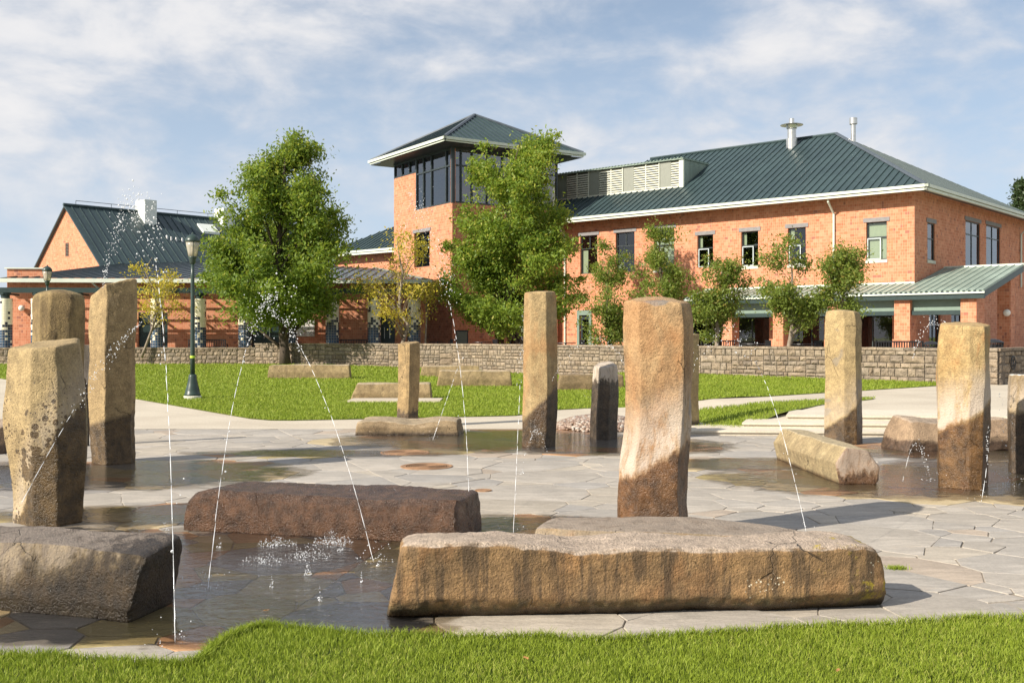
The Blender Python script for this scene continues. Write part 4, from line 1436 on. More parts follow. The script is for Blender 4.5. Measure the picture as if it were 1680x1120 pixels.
# canopy over the shop fronts: one pale sloping roof running past the corner
CE, CS, CSL = 3.66, -2.2, 0.235
ct1 = HF.t_px(1122, CS); ct0 = -3.85
def cpt(t, s):
    return HF.pt(t, s, CE + CSL * (s - CS))
b = MB()
th = 0.05
def slab(t0, t1, s0, s1):
    q = [cpt(t1, s0), cpt(t0, s0), cpt(t0, s1), cpt(t1, s1)]
    b.hexa([p - up * th for p in q] + q)
slab(0.0, ct1, CS, -0.01); slab(ct0, -0.012, CS, 3.9)
can = b.build('canopy', M['canopy'], hall)
nc = (HF.n * -CSL + up).normalized()
t = ct0 + 0.05
while t < ct1:
    seam_part(can, M['canopy'], cpt(t, CS - 0.02), cpt(t, 3.9 if t < -0.05 else -0.03), 0.04, 0.03, nc); t += 0.36
MB().hexa([cpt(ct1, CS - 0.03) - up * 0.13, cpt(ct0 - 0.03, CS - 0.03) - up * 0.13, cpt(ct0 - 0.03, CS + 0.03) - up * 0.13, cpt(ct1, CS + 0.03) - up * 0.13,
           cpt(ct1, CS - 0.03) - up * 0.055, cpt(ct0 - 0.03, CS - 0.03) - up * 0.055, cpt(ct0 - 0.03, CS + 0.03) - up * 0.055, cpt(ct1, CS + 0.03) - up * 0.055]).build('canopy_edge', M['gutter'], can)
dn = MB(); t = ct0 + 0.1
while t < ct1:
    q = cpt(t, CS - 0.045); dn.box(HF, t, t + 0.10, CS - 0.045, CS - 0.005, CE - 0.055, CE + 0.012); t += 0.235
dn.build('rib_ends', M['green'], can)['kind'] = 'stuff'
MB().box(HF, ct0, ct1, CS + 0.05, CS + 0.2, CE - 0.36, CE - 0.11).build('canopy_beam', M['green'], can)
b = MB(); q = [cpt(ct0 + 0.15, CS + 0.1), cpt(ct0, CS + 0.1), cpt(ct0, 3.9), cpt(ct0 + 0.15, 3.9)]
b.hexa([p - up * 0.34 for p in q] + [p - up * 0.06 for p in q]); b.build('canopy_beam', M['green'], can)
MB().box(HF, -0.02, ct1, -0.05, 0.0, 4.17, 4.25).build('canopy_flashing', M['gutter'], can)
MB().bar(cpt(-0.05, 3.93) + up * 0.02, cpt(ct0, 3.93) + up * 0.02, 0.08, 0.1).build('canopy_flashing', M['gutter'], can)
# block piers carrying the canopy, sage header panels between them
pier_px = [(1187, 1201), (1268, 1285), (1358, 1378), (1467, 1493), (1576, 1602)]
pt_ = []
for (a, c) in pier_px:
    t0, t1 = sorted((HF.t_px(a, -1.9), HF.t_px(c, -1.9)))
    pt_.append((t0, t1))
    MB().box(HF, t0, t1, -1.9, -1.9 + (0.75 if a < 1500 else 1.1), TER - 0.1, CE - 0.10 + CSL * 0.3 - 0.07).build('pier', M['brick'], hall, uv=True)
for (l, r_) in zip(pt_[:-1], pt_[1:]):
    MB().box(HF, r_[1], l[0], -1.62, -1.52, 2.80, 3.50).build('header_panel', M['greenpanel'], hall)
    MB().box(HF, r_[1], l[0], -1.75, -1.4, 2.60, 2.797).build('header_beam', M['green'], hall)
t0, t1 = sorted((HF.t_px(1636, 2.6), HF.t_px(1658, 2.6)))
MB().box(HF, t0, t1, 2.6, 3.3, TER - 0.1, CE + CSL * 3.9 - 0.12).build('pier', M['brick'], hall, uv=True)


def globe(c, out, label, r=0.17):
    g = thing('wall_lamp', c, label, 'lamp', 'round wall lamps')
    b = MB(); b.lathe((c.x, c.y, c.z), [(r * math.cos(q), r * math.sin(q)) for q in np.linspace(-math.pi / 2, math.pi / 2, 11)], 18)
    b.build('globe', M['globe'], g, smooth=True)
    MB().tube([c, c - out * (r + 0.06)], r * 0.45, 10).build('mount', M['white'], g)


q = HF.pt(HF.t_px(1652, 2.4), 2.38, 0); q.z = W(1652, 513, q.y).z
globe(q, -HF.n, 'round white lamp on the block pier at far right')

# ------------------------------------------------------------------ corner tower
TA = Vector((-0.545, 0.838, 0)).normalized(); TB = Vector((0.838, 0.545, 0)).normalized()
TC = ((742 - CX) / FPX * 60.0, 60.0)
TL = Frame(TC, TA, TB); TR = Frame(TC, TB, TA)      # left face, right face
tower = thing('brick_tower', (TC[0], TC[1], TER), 'square orange block tower with glazed top storey and pyramid roof', 'tower')
TS = 7.5; TE = 12.75; GT, GB = 12.55, 9.36
TT = 11.55                                           # transom level
lt_cut = TL.t_px(682)
tw = wpx(TL, 679.5, 705, 381, 438)
facade(TL, 0, TS, TER - 0.3, TE, [[0.0, lt_cut, GB, GT], [lt_cut, TS, TT + 0.12, GT], tw]).build('wall', M['brick'], tower, uv=True)
td = [0.6, 2.2, TER + 0.01, 3.0]
facade(TR, 0, TS, TER - 0.3, TE, [[0.0, TS, GB, GT], [2.9, 6.6, TER + 0.01, 3.6]]).build('wall', M['brick'], tower, uv=True)
b = MB(); b.quad(TL.pt(TS, 0, TER), TL.pt(TS, TS, TER), TL.pt(TS, TS, TE), TL.pt(TS, 0, TE)); b.quad(TL.pt(0, TS, TER), TL.pt(TS, TS, TER), TL.pt(TS, TS, TE), TL.pt(0, TS, TE))
b.build('wall', M['brick'], tower, uv=True)
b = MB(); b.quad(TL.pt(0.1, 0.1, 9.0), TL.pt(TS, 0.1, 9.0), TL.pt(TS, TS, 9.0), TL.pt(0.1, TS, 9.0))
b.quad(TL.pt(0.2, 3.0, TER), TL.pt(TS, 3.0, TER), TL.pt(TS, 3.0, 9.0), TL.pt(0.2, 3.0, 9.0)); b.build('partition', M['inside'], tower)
def curtain(fr, t0, t1, z0, z1, mulls, transom):
    g = MB(); q = 0.09
    for m_ in [t0 + q / 2, *mulls, t1 - q / 2]:
        g.box(fr, m_ - q / 2, m_ + q / 2, 0.0, 0.14, z0, z1)
    xs = [t0 + q / 2, *mulls, t1 - q / 2]
    for a, c in zip(xs[:-1], xs[1:]):
        for zz in ([z0 + 0.05, z1 - 0.05] + ([transom] if transom else [])):
            g.box(fr, a + q / 2, c - q / 2, 0.01, 0.13, zz - 0.045, zz + 0.045)
    w = g.build('window', M['frame'], tower)
    for a, c in zip(xs[:-1], xs[1:]):
        hs = [z0, z1] if not transom else [z0, transom, z1]
        for h0, h1 in zip(hs[:-1], hs[1:]):
            MB().quad(fr.pt(a, 0.08, h0), fr.pt(c, 0.08, h0), fr.pt(c, 0.08, h1), fr.pt(a, 0.08, h1)).build('pane', M['glass_sky'], w)
mp = [TL.t_px(p) for p in (731, 707, 694)]
curtain(TL, 0.0, lt_cut, GB, GT, mp, TT)
curtain(TL, lt_cut, TS, TT + 0.12, GT, [TL.t_px(p) for p in (671, 659)], None)
curtain(TR, 0.0, TS, GB, GT, [TR.t_px(p) for p in (757, 775, 800, 825, 850, 880)], TT)
window(TL, tower, *tw, transom=tw[2] + 0.62 * (tw[3] - tw[2]), mull=[((tw[0] + tw[1]) / 2 + 0.2, tw[2], tw[3])], sill=False, rec=0.16)
window(TR, tower, 2.9, 6.6, TER + 0.01, 3.6, transom=2.8, mull=[(4.1, TER, 3.6), (5.4, TER, 3.6)], lintel=False, sill=False)
TO = 1.12
MB().prism([tuple(TL.pt(a_, b_, 0)[:2]) for a_, b_ in ((-0.02, -0.02), (-0.02, 0.17), (0.17, 0.17), (0.17, -0.02))], GB - 0.02, TE - 0.13).build('corner_post', M['frame'], tower)
for fr in (TL, TR):
    MB().box(fr, 0.171, TS + 0.02, -0.025, 0.12, GT - 0.03, TE - 0.13).build('fascia_band', M['frame'], tower)
c4 = [TL.pt(-TO, -TO, TE), TL.pt(TS + TO, -TO, TE), TL.pt(TS + TO, TS + TO, TE), TL.pt(-TO, TS + TO, TE)]
ap = TL.pt(TS / 2, TS / 2, TE + 2.75)
b = MB()
for i in range(4):
    b.poly((c4[i] + up * 0.12, c4[(i + 1) % 4] + up * 0.12, ap))
troof = b.build('roof', M['roof'], tower)
MB().poly([p - up * 0.16 for p in c4]).build('soffit', M['frame'], tower)
tp = 2.63 / (TS / 2 + TO)
for fr in (TL, TR):
    t = -TO + 0.3
    nn_ = (fr.n * -tp + up).normalized()
    while t < TS + TO:
        kk = min(t + TO, TS + TO - t)
        if kk > 0.2:
            seam_part(troof, M['roof'], fr.pt(t, -TO, TE + 0.12), fr.pt(t, -TO + kk, TE + 0.12 + tp * kk), 0.05, 0.07, nn_)
        t += 0.45
for i in (0, 1, 3):
    MB().tube([c4[i] + up * 0.15, ap + up * 0.03], 0.10, 6).build('hip_cap', M['roof_blue'], troof)
for i, fr in enumerate((TL, TR)):
    g = MB(); g.box(fr, -TO - 0.13, TS + TO + 0.13, -TO - 0.13, -TO + 0.03, TE - 0.02, TE + 0.14); g.box(fr, -TO - 0.05, TS + TO, -TO - 0.05, -TO + 0.06, TE - 0.12, TE - 0.04)
    g.build('gutter', M['gutter'], tower)
q = TR.pt(TR.t_px(766, -0.1), -0.22, 0); q.z = W(766, 515.5, q.y).z
globe(q, -TR.n, 'round white lamp on the tower wall behind the big right tree')

# ------------------------------------------------------------------ wing between tower and arcade
WF = Frame((-12.62, 74.0), (0.751, -0.660), (0.660, 0.751))
wing = thing('brick_wing', (-12.62, 74.0, TER), 'small block wing with dark hipped roof left of the tower', 'building')
WE = 7.45; WL, WD, WO = 11.0, 9.0, 0.75
WH = (WD + 2 * WO) / 2; WP = 0.55
b = MB(); b.quad(WF.pt(0, 0, TER), WF.pt(WL, 0, TER), WF.pt(WL, 0, WE), WF.pt(0, 0, WE)); b.quad(WF.pt(0, WD, TER), WF.pt(0, 0, TER), WF.pt(0, 0, WE), WF.pt(0, WD, WE))
b.build('wall', M['brick'], wing, uv=True)
w0 = WF.pt(-WO, -WO, WE); w1 = WF.pt(WL, -WO, WE); w3 = WF.pt(-WO, WD + WO, WE); w2 = WF.pt(WL, WD + WO, WE)
y0 = WF.pt(-WO + WH, WD / 2, WE + WP * WH); y1 = WF.pt(WL, WD / 2, WE + WP * WH)
wr = MB().poly((w0, w1, y1, y0)).poly((w3, w0, y0)).poly((w2, w3, y0, y1)).build('roof', M['roof'], wing)
MB().poly((w0, w3, w2, w1)).build('soffit', M['soffit'], wing)
wn = (WF.n * -WP + up).normalized(); t = -WO + 0.3
while t < WL:
    kk = min(WH, t + WO)
    seam_part(wr, M['roof'], WF.pt(t, -WO, WE), WF.pt(t, -WO + kk, WE + WP * kk), 0.045, 0.06, wn); t += 0.45
wn = (WF.a * -WP + up).normalized(); t = -WO + 0.3
while t < WD + WO:
    kk = min(WH, t + WO, WD + WO - t)
    if kk > 0.2:
        seam_part(wr, M['roof'], WF.pt(-WO, t, WE), WF.pt(-WO + kk, t, WE + WP * kk), 0.045, 0.06, wn)
    t += 0.45
g = MB(); g.box(WF, -WO - 0.12, WL, -WO - 0.12, -WO + 0.02, WE - 0.08, WE + 0.06); g.box(WF, -WO - 0.06, WL, -WO - 0.06, -WO + 0.05, WE - 0.24, WE - 0.10); g.build('gutter', M['gutter'], wing)

# ------------------------------------------------------------------ gabled building far left
GA = Vector((0.680, 0.733, 0)).normalized(); GN = Vector((-GA.y, GA.x, 0))      # ridge direction, direction across (to the left-back)
gd = 78.0
gap = W(105, 336.5, gd)
GZ = gap.z; GH, GL, GP = 8.6, 21.0, 0.815
gable = thing('gabled_building', (gap.x, gap.y, TER), 'orange block building with steep dark metal gable roof at far left', 'building')
def gpt(t, s, z):
    p = Vector((gap.x, gap.y, 0)) + GA * t + GN * s
    return Vector((p.x, p.y, z))
eg = GZ - GP * GH
b = MB()
gw = GH - 0.35; ge = GZ - GP * gw - 0.12
# gable end with a small louvred vent opening
vz0, vz1 = W(103, 420, gd).z, W(103, 398, gd).z
vs0, vs1 = -0.26, 0.32
pts = [(-gw, ge), (vs0, GZ - GP * 0.26 - 0.12), (vs0, vz1), (vs0, vz0), (vs0, TER), (-gw, TER)]
b.poly([gpt(0.25, s, z) for s, z in pts][::-1])
pts = [(gw, ge), (vs1, GZ - GP * 0.32 - 0.12), (vs1, vz1), (vs1, vz0), (vs1, TER), (gw, TER)]
b.poly([gpt(0.25, s, z) for s, z in pts])
b.poly([gpt(0.25, s, z) for s, z in ((vs0, vz1), (vs1, vz1), (vs1, GZ - GP * 0.32 - 0.12), (0.0, GZ - 0.12), (vs0, GZ - GP * 0.26 - 0.12))])
b.poly([gpt(0.25, s, z) for s, z in ((vs0, TER), (vs1, TER), (vs1, vz0), (vs0, vz0))])
b.build('wall', M['brick'], gable, uv=True)
lv = MB()
for k in range(9):
    z = vz0 + (vz1 - vz0) * k / 9
    q = [gpt(0.22, vs0, z), gpt(0.22, vs1, z), gpt(0.34, vs1, z + 0.09), gpt(0.34, vs0, z + 0.09)]
    lv.hexa(q + [p + up * 0.03 for p in q])
vo = lv.build('vent', M['soffit'], gable); vo['kind'] = 'stuff'
MB().quad(gpt(0.36, vs0, vz0), gpt(0.36, vs1, vz0), gpt(0.36, vs1, vz1), gpt(0.36, vs0, vz1)).build('vent_back', M['louver_dark'], vo)
b = MB()
for sg in (-1, 1):
    q = [gpt(0, 0, GZ), gpt(GL, 0, GZ), gpt(GL, sg * GH, eg), gpt(0, sg * GH, eg)]
    b.hexa([p - up * 0.14 for p in q] + q)
groof = b.build('roof', M['roof'], gable)
gn = (GN * -GP + up).normalized()
t = 0.5
while t < GL:
    seam_part(groof, M['roof'], gpt(t, -0.05, GZ - GP * 0.05), gpt(t, -GH, eg), 0.05, 0.07, (GN * -GP + up).normalized()); t += 0.62
MB().tube([gpt(-0.05, 0, GZ + 0.04), gpt(GL, 0, GZ + 0.04)], 0.13, 6).build('ridge_cap', M['roof'], groof)
rl = MB()
rl.tube([gpt(0.9, 0, GZ + 0.42), gpt(GL, 0, GZ + 0.42)], 0.025, 6)
for k in range(8):
    rl.tube([gpt(0.9 + k * 2.8, 0, GZ), gpt(0.9 + k * 2.8, 0, GZ + 0.42)], 0.022, 6)
rl.build('ridge_rail', M['roof_blue'], groof)
for (px, s0, s1, tw_, top) in ((244.5, -1.3, 0.2, 0.50, 328.5), (375, -1.1, 0.3, 0.55, 342)):
    kx = (px - CX) / FPX
    t = (gap.x + GN.x * -1 - kx * (gap.y + GN.y * -1)) / (kx * GA.y - GA.x)
    zt = EYE + (HY - top) * gpt(t, -1, 0).y / FPX
    q = [gpt(t - tw_, s0, 0), gpt(t + tw_, s0, 0), gpt(t + tw_, s1, 0), gpt(t - tw_, s1, 0)]
    MB().hexa([Vector((p.x, p.y, GZ - GP * 2.2)) for p in q] + [Vector((p.x, p.y, zt)) for p in q]).build('chimney_box', M['white'], groof)
# small tilted roof hatch
kx = (343 - CX) / FPX
t = (gap.x + GN.x * -1.5 - kx * (gap.y + GN.y * -1.5)) / (kx * GA.y - GA.x)
q = [gpt(t - 0.75, -1.9, GZ - GP * 1.9 + 0.25), gpt(t + 0.75, -1.9, GZ - GP * 1.9 + 0.25), gpt(t + 0.75, -0.9, GZ - GP * 0.9 + 0.15), gpt(t - 0.75, -0.9, GZ - GP * 0.9 + 0.15)]
MB().hexa([p - up * 0.2 for p in q] + q).build('roof_hatch', M['white'], groof)
for k, (px, py) in enumerate(((274, 391), (281, 393.5), (289, 394.5), (299, 395.5))):
    dv = Vector(((px - CX) / FPX, 1.0, (HY - py) / FPX)); p0 = gpt(0, 0, GZ); o0 = Vector((0, 0, EYE))
    pp = o0 + dv * ((p0 - o0).dot(gn) / dv.dot(gn))
    MB().lathe((pp.x, pp.y, pp.z - 0.1), [(0.09, 0), (0.07, 0.3), (0.05, 0.34)], 8).build('vent_pipe', M['steel'], groof)

# ------------------------------------------------------------------ arcade building: long low roof, block wall, pergola on tiled columns
AF = Frame((-26.4, 54.7), (0.998, 0.060), (-0.060, 0.998))     # eave line
arc = thing('arcade_building', (-12, 66.5, TER), 'long low orange block building with slate-blue metal roof behind the pergola', 'building')
AE = 4.63; AP = 0.108
al = AF.t_px(-14); ar = AF.t_px(706)
wl_ = AF.t_px(12, 0.55); wr_ = AF.t_px(700, 0.55)
adoors = []
for (a, c, top) in ((227, 275, 512), (413, 462, 520), (622, 648, 519), (703, 726, 519)):
    t0, t1 = AF.t_px(a, 0.55), AF.t_px(c, 0.55)
    if t1 > wr_ - 0.05:
        continue
    adoors.append([t0, t1, TER + 0.01, AF.z_py(top, t0, 0.55)])
facade(AF, wl_, wr_, TER - 0.3, AE + 0.1, adoors, 0.2, s=0.55).build('wall', M['brick'], arc, uv=True)
for (t0, t1, z0, z1) in adoors:
    d = MB().box(AF, t0 + 0.01, t1 - 0.01, 0.67, 0.73, z0, z1 - 0.01).build('door', M['green'], arc)
    MB().box(AF, (t0 + t1) / 2 - 0.16, (t0 + t1) / 2 - 0.13, 0.61, 0.65, 1.5, 2.1).build('handle', M['steel'], d)
    MB().box(AF, (t0 + t1) / 2 + 0.13, (t0 + t1) / 2 + 0.16, 0.61, 0.65, 1.5, 2.1).build('handle', M['steel'], d)
def apt(t, s):
    return AF.pt(t, s, AE + AP * s)
b = MB()
def on_arc(px, py):
    """plan position (t, s) of the roof plane seen at a pixel"""
    dv = Vector(((px - CX) / FPX, 1.0, (HY - py) / FPX)); o0 = Vector((0, 0, EYE)); nn = (AF.n * -AP + up).normalized(); p0 = AF.pt(0, 0, AE)
    p = o0 + dv * ((p0 - o0).dot(nn) / dv.dot(nn)); r_ = p - AF.o
    return r_.dot(AF.a), r_.dot(AF.n)
ht, hs = on_arc(560, 428)
rd = max(hs, 22.0); ht = ar + (ht - ar) * rd / hs
q = [apt(al, 0), apt(ar, 0), apt(ht, rd), apt(al, rd)]
b.hexa([p - up * 0.10 for p in q] + q)
aroof = b.build('roof', M['roof_blue'], arc)
an = (AF.n * -AP + up).normalized()
t = al + 0.4
while t < ar:
    kk = rd if t < ht else rd * (ar - t) / (ar - ht)
    if kk > 0.2:
        seam_part(aroof, M['roof'], apt(t, 0.0), apt(t, kk), 0.05, 0.08, an)
    t += 0.60
# right-hand hip slope
q = [apt(ar, 0), AF.pt(ar + 0.9, 0.6, AE - 0.05), AF.pt(ht + 4.0, rd, AE + AP * rd - 0.9), apt(ht, rd)]
MB().poly(q).build('hip_slope', M['roof_blue'], aroof)
MB().bar(apt(ar, 0.0) + up * 0.04, apt(ht, rd) + up * 0.04, 0.14, 0.07).build('hip_cap', M['greypanel'], aroof)
g = MB(); g.box(AF, al, ar + 0.1, -0.14, 0.03, AE - 0.17, AE + 0.04); g.build('gutter', M['gutter'], arc)
MB().quad(AF.pt(al, 0.03, AE - 0.12), AF.pt(ar, 0.03, AE - 0.12), AF.pt(ar, 0.56, AE + 0.0), AF.pt(al, 0.56, AE + 0.0)).build('soffit', M['soffit'], arc)
for px in (150, 690):
    t = AF.t_px(px)
    MB().tube([AF.pt(t, 0.05, AE - 0.15), AF.pt(t + 0.6, 0.5, AE - 0.85)], 0.05, 8).build('downspout', M['gutter'], arc)
# block parapet at the left end
t0, t1 = AF.t_px(11.5, 2.2), AF.t_px(75, 2.2)
MB().box(AF, t0, t1, 2.2, 2.9, TER, W(30, 441, AF.pt(t0, 2.2, 0).y).z).build('parapet', M['brick'], arc, uv=True)
MB().box(AF, t0 - 0.1, t1, 2.1, 3.0, W(30, 441, AF.pt(t0, 2.2, 0).y).z + 0.002, W(30, 439, AF.pt(t0, 2.2, 0).y).z).build('parapet_cap', M['gutter'], arc)
qd = AF.pt(AF.t_px(36, 0.4), 0.35, 0); qd.z = W(36, 505.5, qd.y).z
globe(qd, -AF.n, 'round cream lamp on the arcade wall at far left', 0.16)

PF = Frame((-26.0, 53.1), (0.998, 0.060), (-0.060, 0.998))
per = thing('pergola', (-12, 62, TER), 'dark green pergola on round mosaic-tiled columns along the arcade', 'pergola')
PT, PBZ = 3.56, 3.86
cols = [4, 58, 123, 189, 255, 324.5, 400, 474, 544, 613, 679]
NT = 22
for px in cols:
    t = PF.t_px(px); c = PF.pt(t, 0.35, 0)
    r = 11.0 * c.y / FPX
    n = 28
    z0, z1 = TER, PT
    vs = []; fs = []; uvs = []
    nseg = 4
    for j in range(nseg + 1):
        for i in range(n):
            a = 2 * math.pi * i / n
            vs.append(Vector((c.x + r * math.cos(a), c.y + r * math.sin(a), z0 + (z1 - z0) * j / nseg)))
    for j in range(nseg):
        for i in range(n):
            fs.append((j * n + i, j * n + (i + 1) % n, (j + 1) * n + (i + 1) % n, (j + 1) * n + i))
            for (ii, jj) in ((i, j), (i + 1, j), (i + 1, j + 1), (i, j + 1)):
                uvs.append((ii / n * 16.0, jj / nseg * NT))
    co = mk('column', vs, fs, M['mosaic'], per, smooth=True)
    ul = co.data.uv_layers.new(name='UVMap')
    ul.data.foreach_set('uv', np.array(uvs).ravel())
    MB().lathe((c.x, c.y, PT), [(r * 0.62, 0), (r * 0.62, 0.16), (r * 0.8, 0.18), (r * 0.8, 0.30)], 16).build('capital', M['green'], co)
pl, pr = PF.t_px(-16), PF.t_px(700)
MB().box(PF, pl, pr, 0.10, 0.28, PBZ, PBZ + 0.26).build('beam', M['green'], per)
MB().box(PF, pl, pr, 0.52, 0.60, PBZ + 0.002, PBZ + 0.10).build('beam', M['green'], per)
for k in range(2):
    MB().box(PF, pl, pr, 0.95 + k * 0.5, 1.02 + k * 0.5, PBZ + 0.04, PBZ + 0.11).build('slat', M['green'], per)
for px in cols:
    t = PF.t_px(px)
    MB().box(PF, t - 0.05, t + 0.05, -0.02, 2.0, PBZ - 0.10, PBZ - 0.004).build('rafter', M['green'], per)

# notice board with paper sheets between two columns
nb0, nb1 = AF.t_px(483, 0.45), AF.t_px(516, 0.45)
nz0, nz1 = AF.z_py(552, nb0, 0.45), AF.z_py(523, nb0, 0.45)
nb = thing('notice_board', AF.pt((nb0 + nb1) / 2, 0.45, nz0), 'notice board covered in paper sheets on the arcade wall behind the left tree', 'notice board')
MB().box(AF, nb0, nb1, 0.45, 0.50, nz0, nz1).build('board', M['sill'], nb)
br = random.Random(4)
for i in range(5):
    for j in range(3):
        if br.random() < 0.12:
            continue
        a = nb0 + 0.06 + i * (nb1 - nb0 - 0.1) / 5 + br.uniform(-0.03, 0.03); z = nz0 + 0.05 + j * (nz1 - nz0 - 0.1) / 3 + br.uniform(-0.03, 0.03)
        MB().box(AF, a, a + 0.19, 0.435 - 0.001 * (i + j), 0.445 - 0.001 * (i + j), z, z + 0.26).build('paper_sheet', M['poster'], nb)
# standing sign near the tower
sg = AF.pt(0, 0, 0); d_ = 57.5
s0 = W(748, 567, d_); s1 = W(768, 541.5, d_)
sb = thing('standing_sign', (s0.x, d_, TER), 'pale green sign board on a dark frame in front of the tower', 'sign')
SF = Frame((s0.x, d_), (1, 0), (0, 1)); w_ = s1.x - s0.x
MB().box(SF, 0, w_, 0, 0.06, 0.95, s1.z).build('frame', M['frame'], sb)
MB().box(SF, 0.06, w_ - 0.06, -0.01, -0.002, 1.02, s1.z - 0.08).build('panel', M['greypanel'], sb)
MB().box(SF, 0.05, 0.10, 0.0, 0.05, TER, 0.948).box(SF, w_ - 0.1, w_ - 0.05, 0, 0.05, TER, 0.948).build('legs', M['frame'], sb)


# ------------------------------------------------------------------ basalt stones
def perim(poly, n, cut=0.06):
    """closed polygon -> n points, corners slightly rounded"""
    q = []
    k = len(poly)
    for i in range(k):
        a = Vector(poly[i - 1]); b = Vector(poly[i]); c = Vector(poly[(i + 1) % k])
        for t in (1 - cut, 1 - cut * 0.35):
            q.append(a + (b - a) * t)
        for t in (cut * 0.35, cut):
            q.append(b + (c - b) * t)
    L = [0.0]
    for i in range(len(q)):
        L.append(L[-1] + (q[(i + 1) % len(q)] - q[i]).length)
    out = []
    j = 0
    for m_ in range(n):
        s = L[-1] * m_ / n
        while L[j + 1] < s:
            j += 1
        f = (s - L[j]) / max(1e-9, L[j + 1] - L[j])
        out.append(q[j % len(q)] + (q[(j + 1) % len(q)] - q[j % len(q)]) * f)
    return out


def rough_loft(name, rings, mat, origin, seed, amp=(0.03, 0.010, 0.004), caps=(True, True), capz=None):
    """rings: list of equal-length lists of points; ends closed by shrinking rings; the surface is broken up by noise"""
    n = len(rings[0])
    rows = [list(r) for r in rings]
    def cap(r, outward):
        c = sum((Vector(p) for p in r), Vector()) / n
        res = []
        for s in (0.965, 0.88, 0.7, 0.45, 0.2, 0.02):
            rr = []
            for p in r:
                q = c + (Vector(p) - c) * s
                if capz:
                    q = capz(q, s, outward)
                else:
                    q = q + outward * (0.012 if s > 0.9 else 0.02)
                rr.append(q)
            res.append(rr)
        return res
    up1 = (sum((Vector(p) for p in rows[-1]), Vector()) / n - sum((Vector(p) for p in rows[-2]), Vector()) / n).normalized()
    dn0 = (sum((Vector(p) for p in rows[0]), Vector()) / n - sum((Vector(p) for p in rows[1]), Vector()) / n).normalized()
    if caps[1]:
        rows = rows + cap(rows[-1], up1)
    if caps[0]:
        rows = cap(rings[0], dn0)[::-1] + rows
    verts = []
    sd = Vector((seed * 3.1, seed * 1.7, seed * 0.9))
    for r in rows:
        for p in r:
            p = Vector(p)
            d = mnoise.noise_vector(p * 1.7 + sd) * amp[0] + mnoise.noise_vector(p * 6.0 + sd) * amp[1] * 0.45 + mnoise.noise_vector(p * 24.0 + sd) * amp[2]
            stp = math.floor((mnoise.noise(Vector((p.x * 2.3, p.y * 2.3, p.z * 1.6)) + sd * 1.3) + 1.0) * 4.0) / 4.0 - 1.0
            d += (p - Vector((origin[0], origin[1], p.z))).normalized() * stp * amp[1] * 1.1
            chip = mnoise.noise(p * 3.3 + sd * 2)
            if chip > 0.30:
                d -= (p - Vector((origin[0], origin[1], p.z))).normalized() * (chip - 0.30) * amp[0] * 0.9
            verts.append(p + d)
    faces = []
    for j in range(len(rows) - 1):
        for i in range(n):
            faces.append((j * n + i, j * n + (i + 1) % n, (j + 1) * n + (i + 1) % n, (j + 1) * n + i))
    faces.append(tuple(range(n - 1, -1, -1))); faces.append(tuple((len(rows) - 1) * n + i for i in range(n)))
    o = mk(name, verts, faces, mat, origin=origin, smooth=True)
    o.data.set_sharp_from_angle(angle=R(32))
    return o


def lerp_prof(prof, py):
    for a, b in zip(prof[:-1], prof[1:]):
        if a[0] <= py <= b[0]:
            t = (py - a[0]) / (b[0] - a[0]); return a[1] + (b[1] - a[1]) * t, a[2] + (b[2] - a[2]) * t
    return (prof[0][1], prof[0][2]) if py < prof[0][0] else (prof[-1][1], prof[-1][2])


def standing(label, prof, d, poly, mat, tilt=(0, 0), dome=0.0, ridge=None, seed=1, depth=1.0, amp=(0.016, 0.007, 0.003), n=140):
    """upright basalt pillar; prof rows (photo row, left, right) read at distance d; poly: plan outline in half-widths"""
    zt = EYE + (HY - prof[0][0]) * d / FPX
    z0 = -0.04
    xm0 = (lerp_prof(prof, prof[-1][0])[0] + lerp_prof(prof, prof[-1][0])[1]) / 2
    base = Vector(((xm0 - CX) / FPX * d, d, 0))
    pts = perim(poly, n)
    nz = max(26, int((zt - z0) / 0.035))
    rings = []
    hwt = (prof[0][2] - prof[0][1]) / 2 * d / FPX
    def topz(u, v):
        z = zt + tilt[0] * u * hwt + tilt[1] * v * hwt - dome * hwt * (u * u + v * v)
        if ridge:
            z += ridge(u, v) * hwt
        return z
    for j in range(nz + 1):
        f = j / nz
        r = []
        for p in pts:
            tz = topz(p.x, p.y)
            z = z0 + (tz - z0) * f
            py = HY - (z - EYE) * FPX / d
            xl, xr = lerp_prof(prof, py)
            hw = (xr - xl) / 2 * d / FPX; xc = ((xl + xr) / 2 - CX) / FPX * d
            s = 1.0 if f < 1 else 0.985
            r.append(Vector((xc + p.x * hw * s, d + p.y * hw * depth * s, z - (0.012 if f == 1 else 0))))
        rings.append(r)
    def capz(q, s, outward):
        if outward.z < 0:
            return q
        xl, xr = prof[0][1], prof[0][2]
        hw = max(1e-3, hwt); u = (q.x - ((xl + xr) / 2 - CX) / FPX * d) / hw; v = (q.y - d) / (hw * depth)
        return Vector((q.x, q.y, topz(u, v) - (0.004 if s > 0.9 else 0.0)))
    o = rough_loft('standing_stone', rings, mat, (base.x, base.y, 0), seed, amp, caps=(False, True), capz=capz)
    return props(o, label, 'stone', 'standing basalt stones of the fountain')


